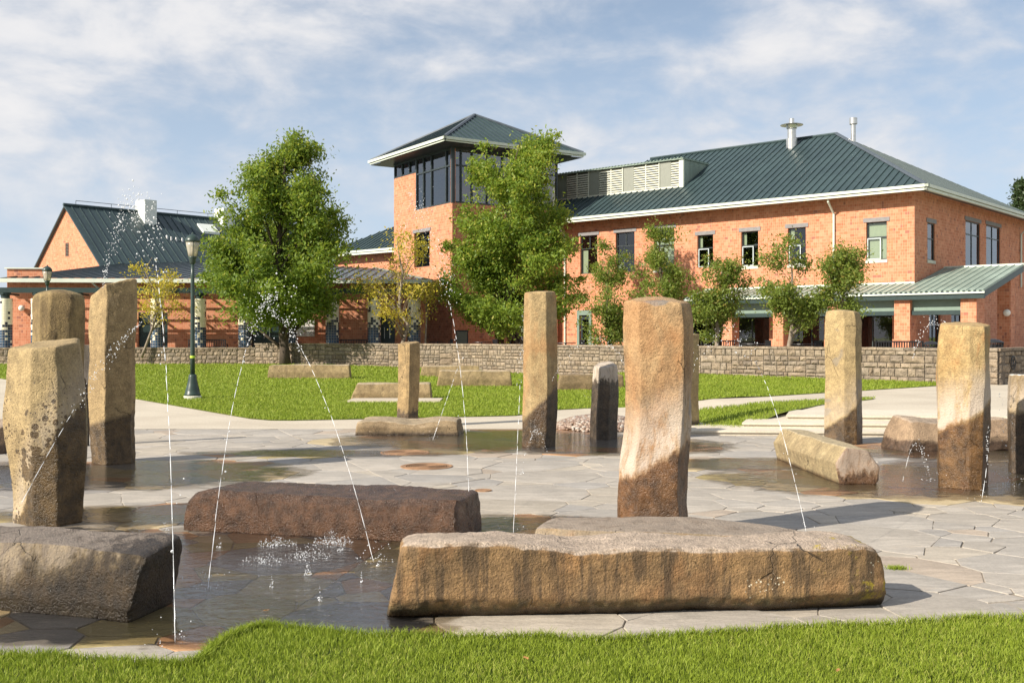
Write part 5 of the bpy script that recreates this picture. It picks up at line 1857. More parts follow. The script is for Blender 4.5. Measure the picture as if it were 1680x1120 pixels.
def lying(label, a, b, sec, mat, top=None, wid=None, shear=(0, 0), skew=(0, 0), seed=1, amp=(0.024, 0.009, 0.004), n=120, name='lying_stone', group='lying basalt stones of the fountain', z0=0.0, nr=None):
    """basalt block lying along a-b; sec: outline (across, up) with across < 0 on the camera side; top(t)/wid(t) scale it"""
    a = Vector((a[0], a[1], 0)); b = Vector((b[0], b[1], 0)); L = (b - a).length; d = (b - a) / L
    ac = Vector((-d.y, d.x, 0))
    pts = perim(sec, n, 0.06)
    hmax = max(p.y for p in pts)
    nr = nr or max(24, int(L / 0.045))
    rings = []
    for j in range(nr + 1):
        t = j / nr
        ht = top(t) if top else 1.0; wt = wid(t) if wid else 1.0
        e = 1.0
        if j == 0 or j == nr:
            e = 0.985
        r = []
        for p in pts:
            sh = (shear[0] * (1 - t) * (1 - t) + shear[1] * t * t) * p.y / hmax + (skew[0] * (1 - t) ** 2 + skew[1] * t * t) * p.x
            r.append(a + d * (L * t + sh) + ac * (p.x * wt * e) + Vector((0, 0, z0 - 0.02 + p.y * ht * e)))
        rings.append(r)
    c = (a + b) / 2
    o = rough_loft(name, rings, mat, (c.x, c.y, z0), seed, amp)
    return props(o, label, 'stone', group)


C_ = {}
C_['A'] = stone_mat('basalt_speckled', (0.47, 0.36, 0.20), (0.36, 0.27, 0.15), (0.10, 0.062, 0.02), wz=0.42, wamp=0.18, spots=0.95, grain=1.1, white=0.35, wet_shade_x=1.9)
C_['B'] = stone_mat('basalt_domed', (0.34, 0.255, 0.125), (0.22, 0.155, 0.075), (0.07, 0.045, 0.02), wz=0.7, streak=0.35, grain=1.2)
C_['C'] = stone_mat('basalt_tan', (0.45, 0.335, 0.185), (0.37, 0.27, 0.15), (0.11, 0.072, 0.03), wz=0.56, wamp=0.05, soft=0.04, grain=1.3, wet_shade_x=0.25)
C_['D'] = stone_mat('basalt_slim', (0.44, 0.31, 0.16), (0.36, 0.26, 0.14), (0.09, 0.06, 0.03), wz=0.30, grey=0.5)
C_['E'] = stone_mat('basalt_buff', (0.42, 0.32, 0.18), (0.35, 0.25, 0.13), (0.05, 0.032, 0.016), wz=0.62, wamp=0.10, wet_shade_x=1.0, soft=0.05, orange=0.25)  # slanted dark foot: wet plus a cast shadow put into the colour
C_['F'] = stone_mat('basalt_dark', (0.40, 0.34, 0.27), (0.22, 0.18, 0.14), (0.045, 0.032, 0.020), wz=0.92, wamp=0.35, white=0.8, streak=0.5)
C_['G'] = stone_mat('basalt_crusted', (0.44, 0.30, 0.17), (0.36, 0.22, 0.115), (0.14, 0.065, 0.022), wz=0.64, wamp=0.16, soft=0.03, white=0.8, orange=0.28, grey=0.75, wet_shade_x=0.55)
C_['I'] = stone_mat('basalt_sand', (0.46, 0.35, 0.19), (0.40, 0.30, 0.165), (0.075, 0.045, 0.02), wz=0.46, wamp=0.10, wet_shade_x=0.9, white=0.3, grey=0.5)  # dark slanting foot mixes wet with a painted cast shadow
C_['J'] = stone_mat('basalt_ochre', (0.50, 0.37, 0.19), (0.43, 0.29, 0.13), (0.13, 0.062, 0.018), wz=0.76, wamp=0.13, soft=0.05, white=0.85, orange=0.5, streak=0.15, wet_shade_x=0.6)
C_['K'] = stone_mat('basalt_whitecap', (0.36, 0.27, 0.16), (0.26, 0.19, 0.11), (0.05, 0.035, 0.022), wz=0.72, wamp=0.1, top=(0.70, 0.68, 0.62), white=0.5)
C_['H'] = stone_mat('basalt_plain', (0.42, 0.33, 0.18), (0.35, 0.26, 0.14), wz=0.15, wamp=0.05)
C_['L1'] = stone_mat('block_brown', (0.38, 0.235, 0.115), (0.25, 0.16, 0.085), (0.07, 0.045, 0.02), wz=0.05, wamp=0.06, top=(0.44, 0.35, 0.27), streak=0.8, lichen=0.9, moss=0.9, orange=0.2, grain=1.5)
C_['L2'] = stone_mat('block_soaked', (0.24, 0.18, 0.105), (0.13, 0.095, 0.055), (0.035, 0.024, 0.012), wz=0.17, wamp=0.32, soft=0.10, top=(0.12, 0.093, 0.073), streak=0.9, moss=0.6, grain=1.6, white=0.25, wet_shade_x=0.28)
C_['L3'] = stone_mat('block_red', (0.215, 0.118, 0.065), (0.15, 0.082, 0.048), (0.135, 0.072, 0.040), wz=0.55, wamp=0.25, soft=0.08, top=(0.115, 0.088, 0.080), streak=0.35, orange=0.12, grain=1.7, wet_rough=0.18)
C_['L4'] = stone_mat('block_flat', (0.33, 0.25, 0.14), (0.24, 0.17, 0.09), (0.08, 0.05, 0.02), wz=0.06, wamp=0.1, top=(0.20, 0.155, 0.115), streak=0.45, orange=0.35, moss=0.4, white=0.3)
C_['L5'] = stone_mat('block_grey', (0.34, 0.26, 0.165), (0.26, 0.19, 0.115), (0.06, 0.045, 0.03), wz=0.05, wamp=0.05, top=(0.36, 0.28, 0.18))
C_['L6'] = stone_mat('block_log', (0.42, 0.335, 0.20), (0.36, 0.28, 0.165), (0.10, 0.06, 0.03), wz=0.03, wamp=0.04, top=(0.42, 0.34, 0.21), streak=0.12)
C_['L6e'] = stone_mat('block_end', (0.30, 0.18, 0.10), (0.22, 0.125, 0.07), (0.15, 0.08, 0.04), wz=0.1, wamp=0.3, grain=1.2, white=0.5, wet_rough=0.2)
C_['L7'] = stone_mat('block_rosy', (0.36, 0.26, 0.18), (0.28, 0.20, 0.14), (0.11, 0.075, 0.055), wz=0.14, wamp=0.12, top=(0.38, 0.29, 0.21))
C_['bench'] = stone_mat('lawn_block', (0.38, 0.29, 0.165), (0.31, 0.23, 0.13), wz=-1.0, wamp=0.01, top=(0.43, 0.34, 0.215))
C_['bench2'] = stone_mat('lawn_block_brown', (0.26, 0.19, 0.11), (0.20, 0.145, 0.085), wz=-1.0, wamp=0.01, white=0.0, top=(0.24, 0.175, 0.10))

FIVE = [(-1, -0.15), (0.05, -1.0), (1, -0.05), (0.6, 0.9), (-0.55, 0.95)]
# the left group
standing('speckled tan pillar with dark splash spots at far left, foremost of the left group', [(563, 20, 136), (600, 16, 142), (680, 15, 146), (750, 20, 146), (865, 27, 137), (890, 27, 137)], 8.98,
         [(-1, -0.30), (-0.02, -1.0), (0.60, -0.92), (1, -0.15), (0.55, 0.9), (-0.6, 0.9)], C_['A'], tilt=(0.06, 0.14), seed=1, amp=(0.022, 0.009, 0.004))
standing('tall brown pillar with rounded domed top behind the speckled pillar', [(475, 58, 139), (505, 55, 142), (600, 54, 139), (800, 54, 140)], 11.7,
         [(-1, -0.2), (-0.35, -0.95), (0.05, -1.0), (0.72, -0.75), (1, -0.05), (0.6, 0.9), (-0.55, 0.95)], C_['B'], dome=0.24, seed=2, amp=(0.022, 0.010, 0.003))
standing('tall tan pillar with slanting pointed top at left', [(466, 148, 223), (520, 149, 224), (600, 148, 223), (660, 147, 220), (700, 149, 219), (763, 150, 220), (790, 150, 220)], 13.15,
         [(-1, -0.15), (0.02, -1.0), (0.95, -0.3), (1, 0.1), (0.5, 0.95), (-0.55, 0.9)], C_['C'], tilt=(0.22, 0.10), seed=3, ridge=lambda u, v: 0.10 - 0.45 * max(0.0, -u - 0.1) - 0.3 * max(0.0, u - 0.75), amp=(0.024, 0.009, 0.005))
standing('dark narrow pillar glimpsed between the two tall left pillars', [(566, 128, 149), (640, 128, 148), (720, 128, 147)], 15.2, FIVE, C_['F'], seed=4)
# centre
standing('slim tan pillar behind the low block on the lawn edge', [(562, 653, 690), (600, 654, 689), (640, 653, 688), (715, 651, 687)], 18.35,
         [(-1, -0.4), (-0.15, -0.95), (0.12, -1.0), (1, -0.1), (0.6, 0.9), (-0.5, 0.9)], C_['D'], tilt=(0.05, 0.1), seed=5)
standing('tall buff pillar left of centre, standing in the far pool', [(478, 859, 911), (520, 859, 913), (640, 858, 914), (735, 856, 912), (760, 856, 912)], 15.15,
         [(-1, -0.2), (-0.55, -0.8), (0.35, -1.0), (1, -0.1), (0.6, 0.9), (-0.5, 0.9)], C_['E'], tilt=(0.02, 0.06), seed=6, dome=0.05)
standing('short dark wet pillar with pale slanted top beside the gravel', [(597, 974, 1012), (640, 970, 1014), (722, 967, 1013), (745, 967, 1013)], 16.2,
         [(-1, -0.1), (-0.5, -0.9), (0.25, -1.0), (1, -0.2), (0.6, 0.9), (-0.5, 0.9)], C_['F'], tilt=(0.12, 0.2), seed=7, ridge=lambda u, v: -0.35 * max(0, u - 0.5))
standing('broad crusted pillar streaked white and orange right of centre', [(489, 1024, 1131), (520, 1023, 1133), (600, 1022, 1132), (700, 1021, 1130), (780, 1018, 1129), (900, 1017, 1127)], 8.15,
         [(-1, -0.15), (-0.62, -0.78), (0.60, -1.05), (1, -0.15), (0.6, 0.9), (-0.6, 0.9)], C_['G'], tilt=(-0.02, 0.10), seed=8, amp=(0.030, 0.012, 0.004), ridge=lambda u, v: -0.08 * abs(u))
standing('narrow tan pillar partly hidden behind the broad crusted pillar', [(548, 1112, 1147), (600, 1112, 1147), (700, 1112, 1147), (718, 1112, 1147)], 17.9, FIVE, C_['H'], seed=9)
# right
standing('tall sand-coloured pillar behind the lying hexagonal block', [(508, 1354, 1408), (530, 1352, 1412), (620, 1352, 1412), (730, 1351, 1413), (750, 1351, 1413)], 15.55,
         [(-1, -0.1), (-0.22, -0.95), (0.42, -0.98), (1, -0.2), (0.6, 0.9), (-0.6, 0.9)], C_['I'], seed=10, dome=0.12, tilt=(-0.04, 0.0))
standing('broad ochre pillar with soaked rusty foot near the right edge', [(531, 1540, 1621), (560, 1537, 1622), (620, 1535, 1622), (700, 1536, 1622), (803, 1537, 1619), (830, 1537, 1619)], 11.05,
         [(-1, -0.15), (-0.15, -0.95), (0.38, -1.0), (1, -0.15), (0.6, 0.9), (-0.6, 0.9)], C_['J'], seed=11, dome=0.03, tilt=(0.0, 0.08), amp=(0.028, 0.010, 0.003))
standing('white-capped dark pillar cut by the right edge', [(614, 1657, 1735), (640, 1656, 1738), (700, 1655, 1740), (800, 1655, 1740), (830, 1655, 1740)], 12.2,
         [(-1, -0.1), (-0.3, -0.95), (0.7, -0.95), (1, 0.0), (0.5, 0.9), (-0.6, 0.9)], C_['K'], seed=12, ridge=lambda u, v: -0.18 * max(0, u))

# lying blocks
def top1(t):
    xs = [0, .03, .10, .2, .3, .36, .42, .48, .55, .62, .70, .8, .90, .95, 0.985, 1]
    ys = [.44, .455, .46, .465, .435, .412, .425, .445, .43, .412, .408, .418, .425, .425, .40, .36]
    return float(np.interp(t, xs, ys)) / 0.46 * 0.96
lying('long brown block with pale wavy top and yellow lichen in the foreground', (-0.70, 6.02), (2.19, 6.28), [(-0.10, 0.0), (-0.19, 0.085), (-0.235, 0.15), (-0.238, 0.435), (-0.205, 0.468), (0.13, 0.475), (0.22, 0.3), (0.2, 0.0)],
      C_['L1'], top=top1, wid=lambda t: 1.0 - 0.25 * max(0, t - 0.93) / 0.07 - 0.1 * max(0, 0.05 - t) / 0.05, shear=(0.06, -0.05), seed=21, amp=(0.028, 0.012, 0.006), n=140, nr=130)
lying('dark soaked block with tan run-off streaks at the lower left', (-3.95, 6.62), (-2.10, 6.02), [(-0.22, 0.0), (-0.255, 0.12), (-0.235, 0.30), (-0.19, 0.405), (0.17, 0.435), (0.23, 0.36), (0.23, 0.0)],
      C_['L2'], shear=(0, 0.07), skew=(0, -0.1), seed=22, amp=(0.030, 0.012, 0.004), n=110, nr=70, top=lambda t: 1.05 - 0.06 * t)
lying('long reddish-brown wet block lying across the left pool', (-2.58, 8.88), (-0.34, 8.32), [(-0.34, 0.0), (-0.36, 0.15), (-0.33, 0.29), (-0.27, 0.345), (0.28, 0.36), (0.34, 0.25), (0.34, 0.0)],
      C_['L3'], shear=(0.06, -0.02), skew=(0.15, 0.05), seed=23, amp=(0.028, 0.014, 0.006), n=110, nr=80, top=lambda t: 1.0 - 0.10 * max(0, 0.05 - t) / 0.05 - 0.04 * t)
lying('flat grey-topped block behind the long lichened block', (0.22, 7.16), (1.94, 6.90), [(-0.14, 0.0), (-0.17, 0.12), (-0.18, 0.27), (-0.16, 0.335), (0.24, 0.335), (0.28, 0.15), (0.28, 0.0)],
      C_['L4'], wid=lambda t: 0.75 + 0.55 * math.sin(math.pi * min(1, t * 0.85 + 0.1)) if t < 0.9 else 1.0 - (t - 0.9) * 6, skew=(0.2, 0), seed=24, top=lambda t: 1.0 - 0.25 * max(0, t - 0.8), amp=(0.025, 0.012, 0.004))
lying('low grey block under the slim pillar at the far side of the plaza', (-2.50, 17.15), (-0.84, 17.05), [(-0.34, 0.0), (-0.36, 0.15), (-0.30, 0.235), (0.3, 0.26), (0.36, 0.12), (0.36, 0.0)],
      C_['L5'], shear=(0.04, -0.04), seed=25, amp=(0.04, 0.012, 0.004), top=lambda t: 1.0 + 0.08 * math.sin(t * 9))
hx = [(-0.235, 0.06), (-0.255, 0.22), (-0.13, 0.40), (0.13, 0.42), (0.255, 0.24), (0.2, 0.0), (-0.18, 0.0)]
lg = lying('hexagonal tan block lying end-on with broken reddish end at right', (3.74, 11.25), (3.66, 13.55), hx, C_['L6'], seed=26, amp=(0.022, 0.008, 0.003), nr=70)
lg.data.materials.append(C_['L6e'])
for p in lg.data.polygons:
    c = p.center
    if c.y < -1.10 and abs(p.normal.y) > 0.35:
        p.material_index = 1
lying('rosy boulder at the foot of the steps behind the ochre pillar', (5.42, 14.75), (7.05, 14.95), [(-0.36, 0.0), (-0.40, 0.2), (-0.26, 0.43), (0.25, 0.46), (0.4, 0.2), (0.4, 0.0)], C_['L7'], shear=(0.16, -0.1), seed=27, amp=(0.06, 0.016, 0.005))
lying('grey boulder cut by the left edge beyond the left pillars', (-8.6, 14.75), (-6.92, 14.45), [(-0.36, 0.0), (-0.40, 0.2), (-0.3, 0.40), (0.25, 0.45), (0.4, 0.2), (0.4, 0.0)], C_['L7'], shear=(0.1, -0.05), seed=28, amp=(0.05, 0.016, 0.005))
# blocks used as seats on the lawn
SB = [(-0.24, 0.0), (-0.27, 0.2), (-0.22, 0.44), (0.22, 0.46), (0.27, 0.2), (0.25, 0.0)]
def seat(label, a, b, py, h, mat, seed, shear=(0.08, -0.04)):
    z = 0.03
    d = (EYE - z) * FPX / (py - HY)
    for _ in range(4):
        z = gz(((a + b) / 2 - CX) / FPX * d, d) + 0.02; d = (EYE - z) * FPX / (py - HY)
    d += 0.25
    xa = (a - CX) / FPX * d; xb = (b - CX) / FPX * d
    z = gz((xa + xb) / 2, d) + 0.03
    lying(label, (xa, d), (xb, d + 0.15), [(u, v * h / 0.45) for u, v in SB], mat, shear=shear, seed=seed, name='stone_seat', group='stone blocks on the lawn', z0=z, n=60, amp=(0.035, 0.012, 0.003), nr=44)
seat('long tan stone block on the lawn below the big left tree', 441, 574, 621, 0.49, C_['bench'], 31)
seat('slant-ended stone block on the lawn left of the slim pillar', 577, 707, 655, 0.41, C_['bench'], 32, (0.16, -0.06))
seat('stone block on the lawn nearest the wall, partly behind the slim pillar', 690, 786, 618, 0.42, C_['bench'], 33)
seat('stone block on the lawn just right of the slim pillar', 718, 838, 634, 0.50, C_['bench'], 34)
seat('brown stone block on the lawn behind the gravel and dark pillar', 915, 1022, 640, 0.46, C_['bench2'], 35)
pd = (EYE - 0.05) * FPX / (657 - HY)
props(MB().prism([((570 - CX) / FPX * pd, pd), ((722 - CX) / FPX * pd, pd), ((722 - CX) / FPX * pd, pd + 1.0), ((570 - CX) / FPX * pd, pd + 1.0)], 0.0, 0.055).build('concrete_pad', M['concrete']), kind='structure')

# gravel heap between the far pillars
grn = np.random.default_rng(8)
ico = None
bm = bmesh.new(); bmesh.ops.create_icosphere(bm, subdivisions=1, radius=1.0)
IV = np.array([v.co[:] for v in bm.verts]); IF = np.array([[v.index for v in f.verts] for f in bm.faces]); bm.free()
def pebble_mesh(P, r, rngg, sq=0.65):
    n = len(P)
    sc = r[:, None, None] * np.stack([rngg.uniform(0.8, 1.2, n), rngg.uniform(0.8, 1.2, n), rngg.uniform(sq - 0.1, sq + 0.15, n)], 1)[:, None, :]
    V = P[:, None, :] + IV[None] * sc
    F = (np.arange(n)[:, None, None] * len(IV) + IF[None]).reshape(-1, 3)
    return V.reshape(-1, 3), F
n = 2600
gx_ = grn.uniform(0.75, 2.35, n); gy_ = grn.uniform(17.3, 19.3, n)
e_ = ((gx_ - 1.55) / 0.82) ** 2 + ((gy_ - 18.3) / 1.0) ** 2
k = e_ < 1; gx_ = gx_[k]; gy_ = gy_[k]; e_ = e_[k]
P = np.stack([gx_, gy_, 0.20 * (1 - e_) ** 0.7 + 0.0], 1)
V, F = pebble_mesh(P, grn.uniform(0.025, 0.05, len(P)), grn)
tn = np.repeat(grn.choice(np.array([0.0, 0.35, 0.7, 1.0]), len(P)), len(IV))
m, N = new_mat('gravel'); t_ = N.sep(N.attr('tone'))[0]
N.out(N.pbr(N.ramp(t_, [(0.0, (0.20, 0.13, 0.09)), (0.35, (0.33, 0.25, 0.19)), (0.7, (0.40, 0.36, 0.31)), (1.0, (0.25, 0.17, 0.13))]), 0.4))
props(mk_np('gravel', V, F, m, tone=np.stack([tn] * 3, 1)), 'heap of wet river gravel between the far pillars', 'gravel', kind='stuff')

# metal covers let into the paving
def cover(label, px, py, rpx):
    c = G(px, py); r = rpx * c.y / FPX
    t = thing('drain_cover', (c.x, c.y, 0), label, 'drain cover', 'metal covers in the paving')
    MB().lathe((c.x, c.y, 0.0), [(r, -0.01), (r, 0.008), (r * 0.93, 0.010), (r * 0.91, 0.006)], 36).build('rim', M['rust'], t)
    b = MB(); n = max(6, int(r / 0.03))
    for k in range(1, n):
        rr = r * 0.9 * k / n
        b.lathe((c.x, c.y, 0.006), [(rr - 0.006, 0.0), (rr - 0.006, 0.004), (rr + 0.006, 0.004), (rr + 0.006, 0.0)], 30)
    b.build('grate', M['rust'], t)['kind'] = 'stuff'
cover('large rust-tan round cover in the paving behind the red block', 700, 765, 43)
cover('small rusty cover beside the right end of the red block', 793, 804.5, 14)
cover('round cover at the dry rim of the far pool', 664, 742.5, 40)


# ------------------------------------------------------------------ park lamps
def park_lamp(px, py, label, top_py=None, d=None):
    d = d or EYE * FPX / (py - HY)
    x = (px - CX) / FPX * d; z0 = gz(x, d) + 0.02
    t = thing('park_lamp', (x, d, z0), label, 'street lamp', 'green park lamps')
    k = 26.4 / FPX
    c = (x, d, z0)
    MB().lathe(c, [(14.5 * k, -0.03), (14.5 * k, 4 * k), (13.5 * k, 5 * k)], 28).build('footing', M['sill'], t)
    MB().lathe(c, [(13 * k, 5 * k), (13 * k, 8 * k), (11.8 * k, 9 * k), (11.3 * k, 14 * k), (9 * k, 22 * k), (7 * k, 31 * k), (6.4 * k, 37 * k), (5.6 * k, 40 * k)], 28).build('base', M['lampgreen'], t, smooth=True)
    MB().lathe(c, [(3.9 * k, 38 * k), (3.7 * k, 80 * k), (3.0 * k, 200 * k), (2.7 * k, 222 * k)], 16).build('pole', M['lampgreen'], t, smooth=True)
    hd = MB().lathe(c, [(3.4 * k, 221 * k), (4.6 * k, 223 * k), (5.0 * k, 228 * k), (6.6 * k, 231 * k), (6.9 * k, 233 * k)], 20).build('lantern_neck', M['lampgreen'], t, smooth=True)
    MB().lathe(c, [(6.7 * k, 233 * k), (8.2 * k, 241 * k), (10.0 * k, 249 * k), (11.2 * k, 257 * k)], 24).build('lamp_glass', M['lampglass'], t, smooth=True)
    MB().lathe(c, [(2.2 * k, 233 * k), (3.0 * k, 244 * k), (2.4 * k, 250 * k)], 12).build('lamp_bulb', M['globe'], t, smooth=True)
    MB().lathe(c, [(11.8 * k, 256.5 * k), (12.0 * k, 259 * k), (11.2 * k, 262 * k), (8.2 * k, 266 * k), (4.5 * k, 268.5 * k), (1.8 * k, 269.5 * k), (1.4 * k, 271.5 * k), (0.4 * k, 273 * k)], 24).build('lamp_cap', M['lampgreen'], t, smooth=True)
    bars = MB()
    for q in range(4):
        a = q * math.pi / 2 + 0.4
        bars.tube([(x + 6.9 * k * math.cos(a), d + 6.9 * k * math.sin(a), z0 + 232 * k), (x + 11.5 * k * math.cos(a), d + 11.5 * k * math.sin(a), z0 + 258 * k)], 0.45 * k, 5)
    bars.build('lantern_ribs', M['lampgreen'], t)
    return t, k, c


m, N = new_mat('lamp_glass')
tr_ = N.new('ShaderNodeBsdfTransparent'); N.put(tr_.inputs[0], (0.8, 0.74, 0.62))
p_ = N.pbr((0.62, 0.58, 0.48), 0.15)
mx_ = N.new('ShaderNodeMixShader'); mx_.inputs[0].default_value = 0.55
N.nt.links.new(tr_.outputs[0], mx_.inputs[1]); N.nt.links.new(p_, mx_.inputs[2]); N.out(mx_.outputs[0])
M['lampglass'] = m
M['tape'] = mat_plain('yellow_tape', (0.45, 0.62, 0.05), 0.5)
t, k, c = park_lamp(316, 655, 'green park lamp with lantern head on the lawn left of the big tree')
MB().lathe((c[0], c[1], c[2]), [(4.1 * k, 66.5 * k), (4.2 * k, 67 * k), (4.2 * k, 70 * k), (4.0 * k, 70.5 * k)], 14).build('tape_band', M['tape'], t)
park_lamp(77.5, 0, 'second park lamp showing its lantern above the domed pillar', d=40.3)


# ------------------------------------------------------------------ terrace furniture
def slat_bench(px0, px1, d, label, turn=0.0):
    x0 = (px0 - CX) / FPX * d; x1 = (px1 - CX) / FPX * d; L = x1 - x0
    t = thing('slatted_bench', ((x0 + x1) / 2, d, TER), label, 'bench', 'black benches on the terrace')
    F = Frame(((x0 + x1) / 2, d), (math.cos(turn), math.sin(turn)), (-math.sin(turn), math.cos(turn)))
    s = MB(); n = max(6, int(L / 0.085))
    for k in range(n):
        u = -L / 2 + 0.03 + (L - 0.06) * k / (n - 1)
        s.box(F, u - 0.018, u + 0.018, -0.005, 0.02, 0.48 + TER, 0.80 + TER)
    s.build('backrest', M['black'], t)['kind'] = 'stuff'
    r = MB(); r.box(F, -L / 2, L / 2, -0.02, 0.035, TER + 0.80, TER + 0.85); r.box(F, -L / 2, L / 2, -0.02, 0.03, TER + 0.44, TER + 0.478); r.build('back_rail', M['black'], t)
    st_ = MB()
    for k in range(5):
        st_.box(F, -L / 2, L / 2, 0.05 + k * 0.09, 0.12 + k * 0.09, TER + 0.40, TER + 0.43)
    st_.build('seat', M['black'], t)['kind'] = 'stuff'
    for u in (-L / 2 + 0.02, L / 2 - 0.02):
        MB().box(F, u - 0.025, u + 0.025, 0.0, 0.05, TER, TER + 0.82).build('leg', M['black'], t)
        MB().box(F, u - 0.025, u + 0.025, 0.42, 0.47, TER, TER + 0.62).build('leg', M['black'], t)
        MB().box(F, u - 0.025, u + 0.025, 0.051, 0.419, TER + 0.58, TER + 0.62).build('armrest', M['black'], t)


slat_bench(1436, 1515, 36.0, 'black slatted bench behind the wall right of the sand pillar')
slat_bench(1150, 1214, 41.0, 'black slatted bench behind the wall right of the broad crusted pillar')
slat_bench(309, 370, 54.3, 'black bench against the arcade just right of the park lamp')
slat_bench(552, 602, 55.6, 'black bench between two mosaic columns left of the yellow tree')


def cafe_table(px, d, label, w=0.9):
    x = (px - CX) / FPX * d
    t = thing('cafe_table', (x, d, TER), label, 'table', 'black terrace tables')
    MB().lathe((x, d, TER), [(w / 2, 0.70), (w / 2 + 0.01, 0.71), (w / 2, 0.735)], 24).build('table_top', M['black'], t)
    MB().lathe((x, d, TER), [(0.04, 0.02), (0.04, 0.70)], 10).build('post', M['black'], t)
    MB().lathe((x, d, TER), [(0.28, 0.0), (0.27, 0.025), (0.05, 0.05)], 20).build('foot', M['black'], t)


def cafe_chair(px, d, ang, label):
    x = (px - CX) / FPX * d
    t = thing('cafe_chair', (x, d, TER), label, 'chair', 'black terrace chairs')
    F = Frame((x, d), (math.cos(ang), math.sin(ang)), (-math.sin(ang), math.cos(ang)))
    MB().box(F, -0.22, 0.22, -0.2, 0.22, TER + 0.43, TER + 0.46).build('seat', M['black'], t)
    b = MB()
    for k in range(7):
        u = -0.2 + 0.4 * k / 6
        b.box(F, u - 0.014, u + 0.014, 0.2, 0.222, TER + 0.50, TER + 0.83)
    b.box(F, -0.22, 0.22, 0.195, 0.228, TER + 0.831, TER + 0.86)
    b.build('backrest', M['black'], t)['kind'] = 'stuff'
    for u in (-0.2, 0.2):
        MB().box(F, u - 0.015, u + 0.015, -0.19, -0.16, TER, TER + 0.43).build('leg', M['black'], t)
        MB().box(F, u - 0.015, u + 0.015, 0.195, 0.225, TER, TER + 0.83).build('leg', M['black'], t)


for (px, d, lab) in ((928, 45.5, 'black cafe table behind the wall right of the tall buff pillar'), (975, 44.5, 'black cafe table above the short dark pillar'), (1236, 39.5, 'black cafe table between the third and fourth small trees'),
                     (1318, 38.5, 'black cafe table right of the fourth small tree trunk'), (790, 51.5, 'black cafe table left of the tall buff pillar'), (718, 56.0, 'black table in front of the tower door')):
    cafe_table(px, d, lab)
for (px, d, a, lab) in ((912, 45.0, 1.2, 'black cafe chair nearest the tall buff pillar'), (948, 45.6, -1.2, 'black cafe chair between the two centre tables'), (992, 44.8, -1.4, 'black cafe chair left of the broad crusted pillar'),
                        (1222, 39.8, 1.3, 'black cafe chair left of the third table'), (1252, 39.8, -1.3, 'black cafe chair right of the third table'), (1334, 38.2, -1.2, 'black cafe chair beside the sand pillar'), (806, 51.0, -1.0, 'black cafe chair below the big right tree'), (735, 56.0, -1.2, 'black chair left of the standing sign')):
    cafe_chair(px, d, a, lab)


def planter(px, d, w, h, label, mat):
    x = (px - CX) / FPX * d
    t = thing('litter_bin', (x, d, TER), label, 'bin')
    b = MB(); n = 18
    for k in range(n):
        a = 2 * math.pi * k / n
        b.bar((x + 0.8 * w / 2 * math.cos(a), d + 0.8 * w / 2 * math.sin(a), TER + 0.05), (x + w / 2 * math.cos(a), d + w / 2 * math.sin(a), TER + h), 0.03, 0.012)
    b.build('slats', mat, t)['kind'] = 'stuff'
    MB().lathe((x, d, TER), [(w * 0.36, 0.02), (w * 0.44, h - 0.05)], 18).build('liner', mat, t)
    MB().lathe((x, d, TER), [(w * 0.52, h), (w * 0.52, h + 0.03), (w * 0.3, h + 0.10), (w * 0.05, h + 0.13)], 20).build('lid', mat, t)


planter(1629, 33.0, 0.62, 0.80, 'black slatted litter bin behind the wall beside the ochre pillar', M['black'])
planter(1527, 36.0, 0.55, 0.72, 'black slatted tub right of the right-hand bench', M['black'])


# ------------------------------------------------------------------ trees
def leaf_cloud(C, sig, per, size, rg, droop=0.0, flat=0.75):
    """C (m,3) clump centres; per leaves each; returns quads"""
    m_ = len(C)
    P = np.repeat(C, per, axis=0) + rg.normal(0, 1, (m_ * per, 3)) * np.repeat(sig, per)[:, None] * np.array([1, 1, flat])
    n = len(P)
    d = rg.normal(0, 1, (n, 3)); d[:, 2] -= droop; d /= np.linalg.norm(d, axis=1)[:, None]
    e = rg.normal(0, 1, (n, 3)); e -= d * (e * d).sum(1)[:, None]; e /= np.linalg.norm(e, axis=1)[:, None]
    L = size * rg.uniform(0.7, 1.3, n)[:, None]; Wd = L * 0.42
    V = np.empty((n, 4, 3))
    V[:, 0] = P - d * L / 2; V[:, 1] = P + e * Wd / 2 - d * L * 0.05; V[:, 2] = P + d * L / 2; V[:, 3] = P - e * Wd / 2 - d * L * 0.05
    F = np.arange(n * 4).reshape(-1, 4)
    return V.reshape(-1, 3), F, n


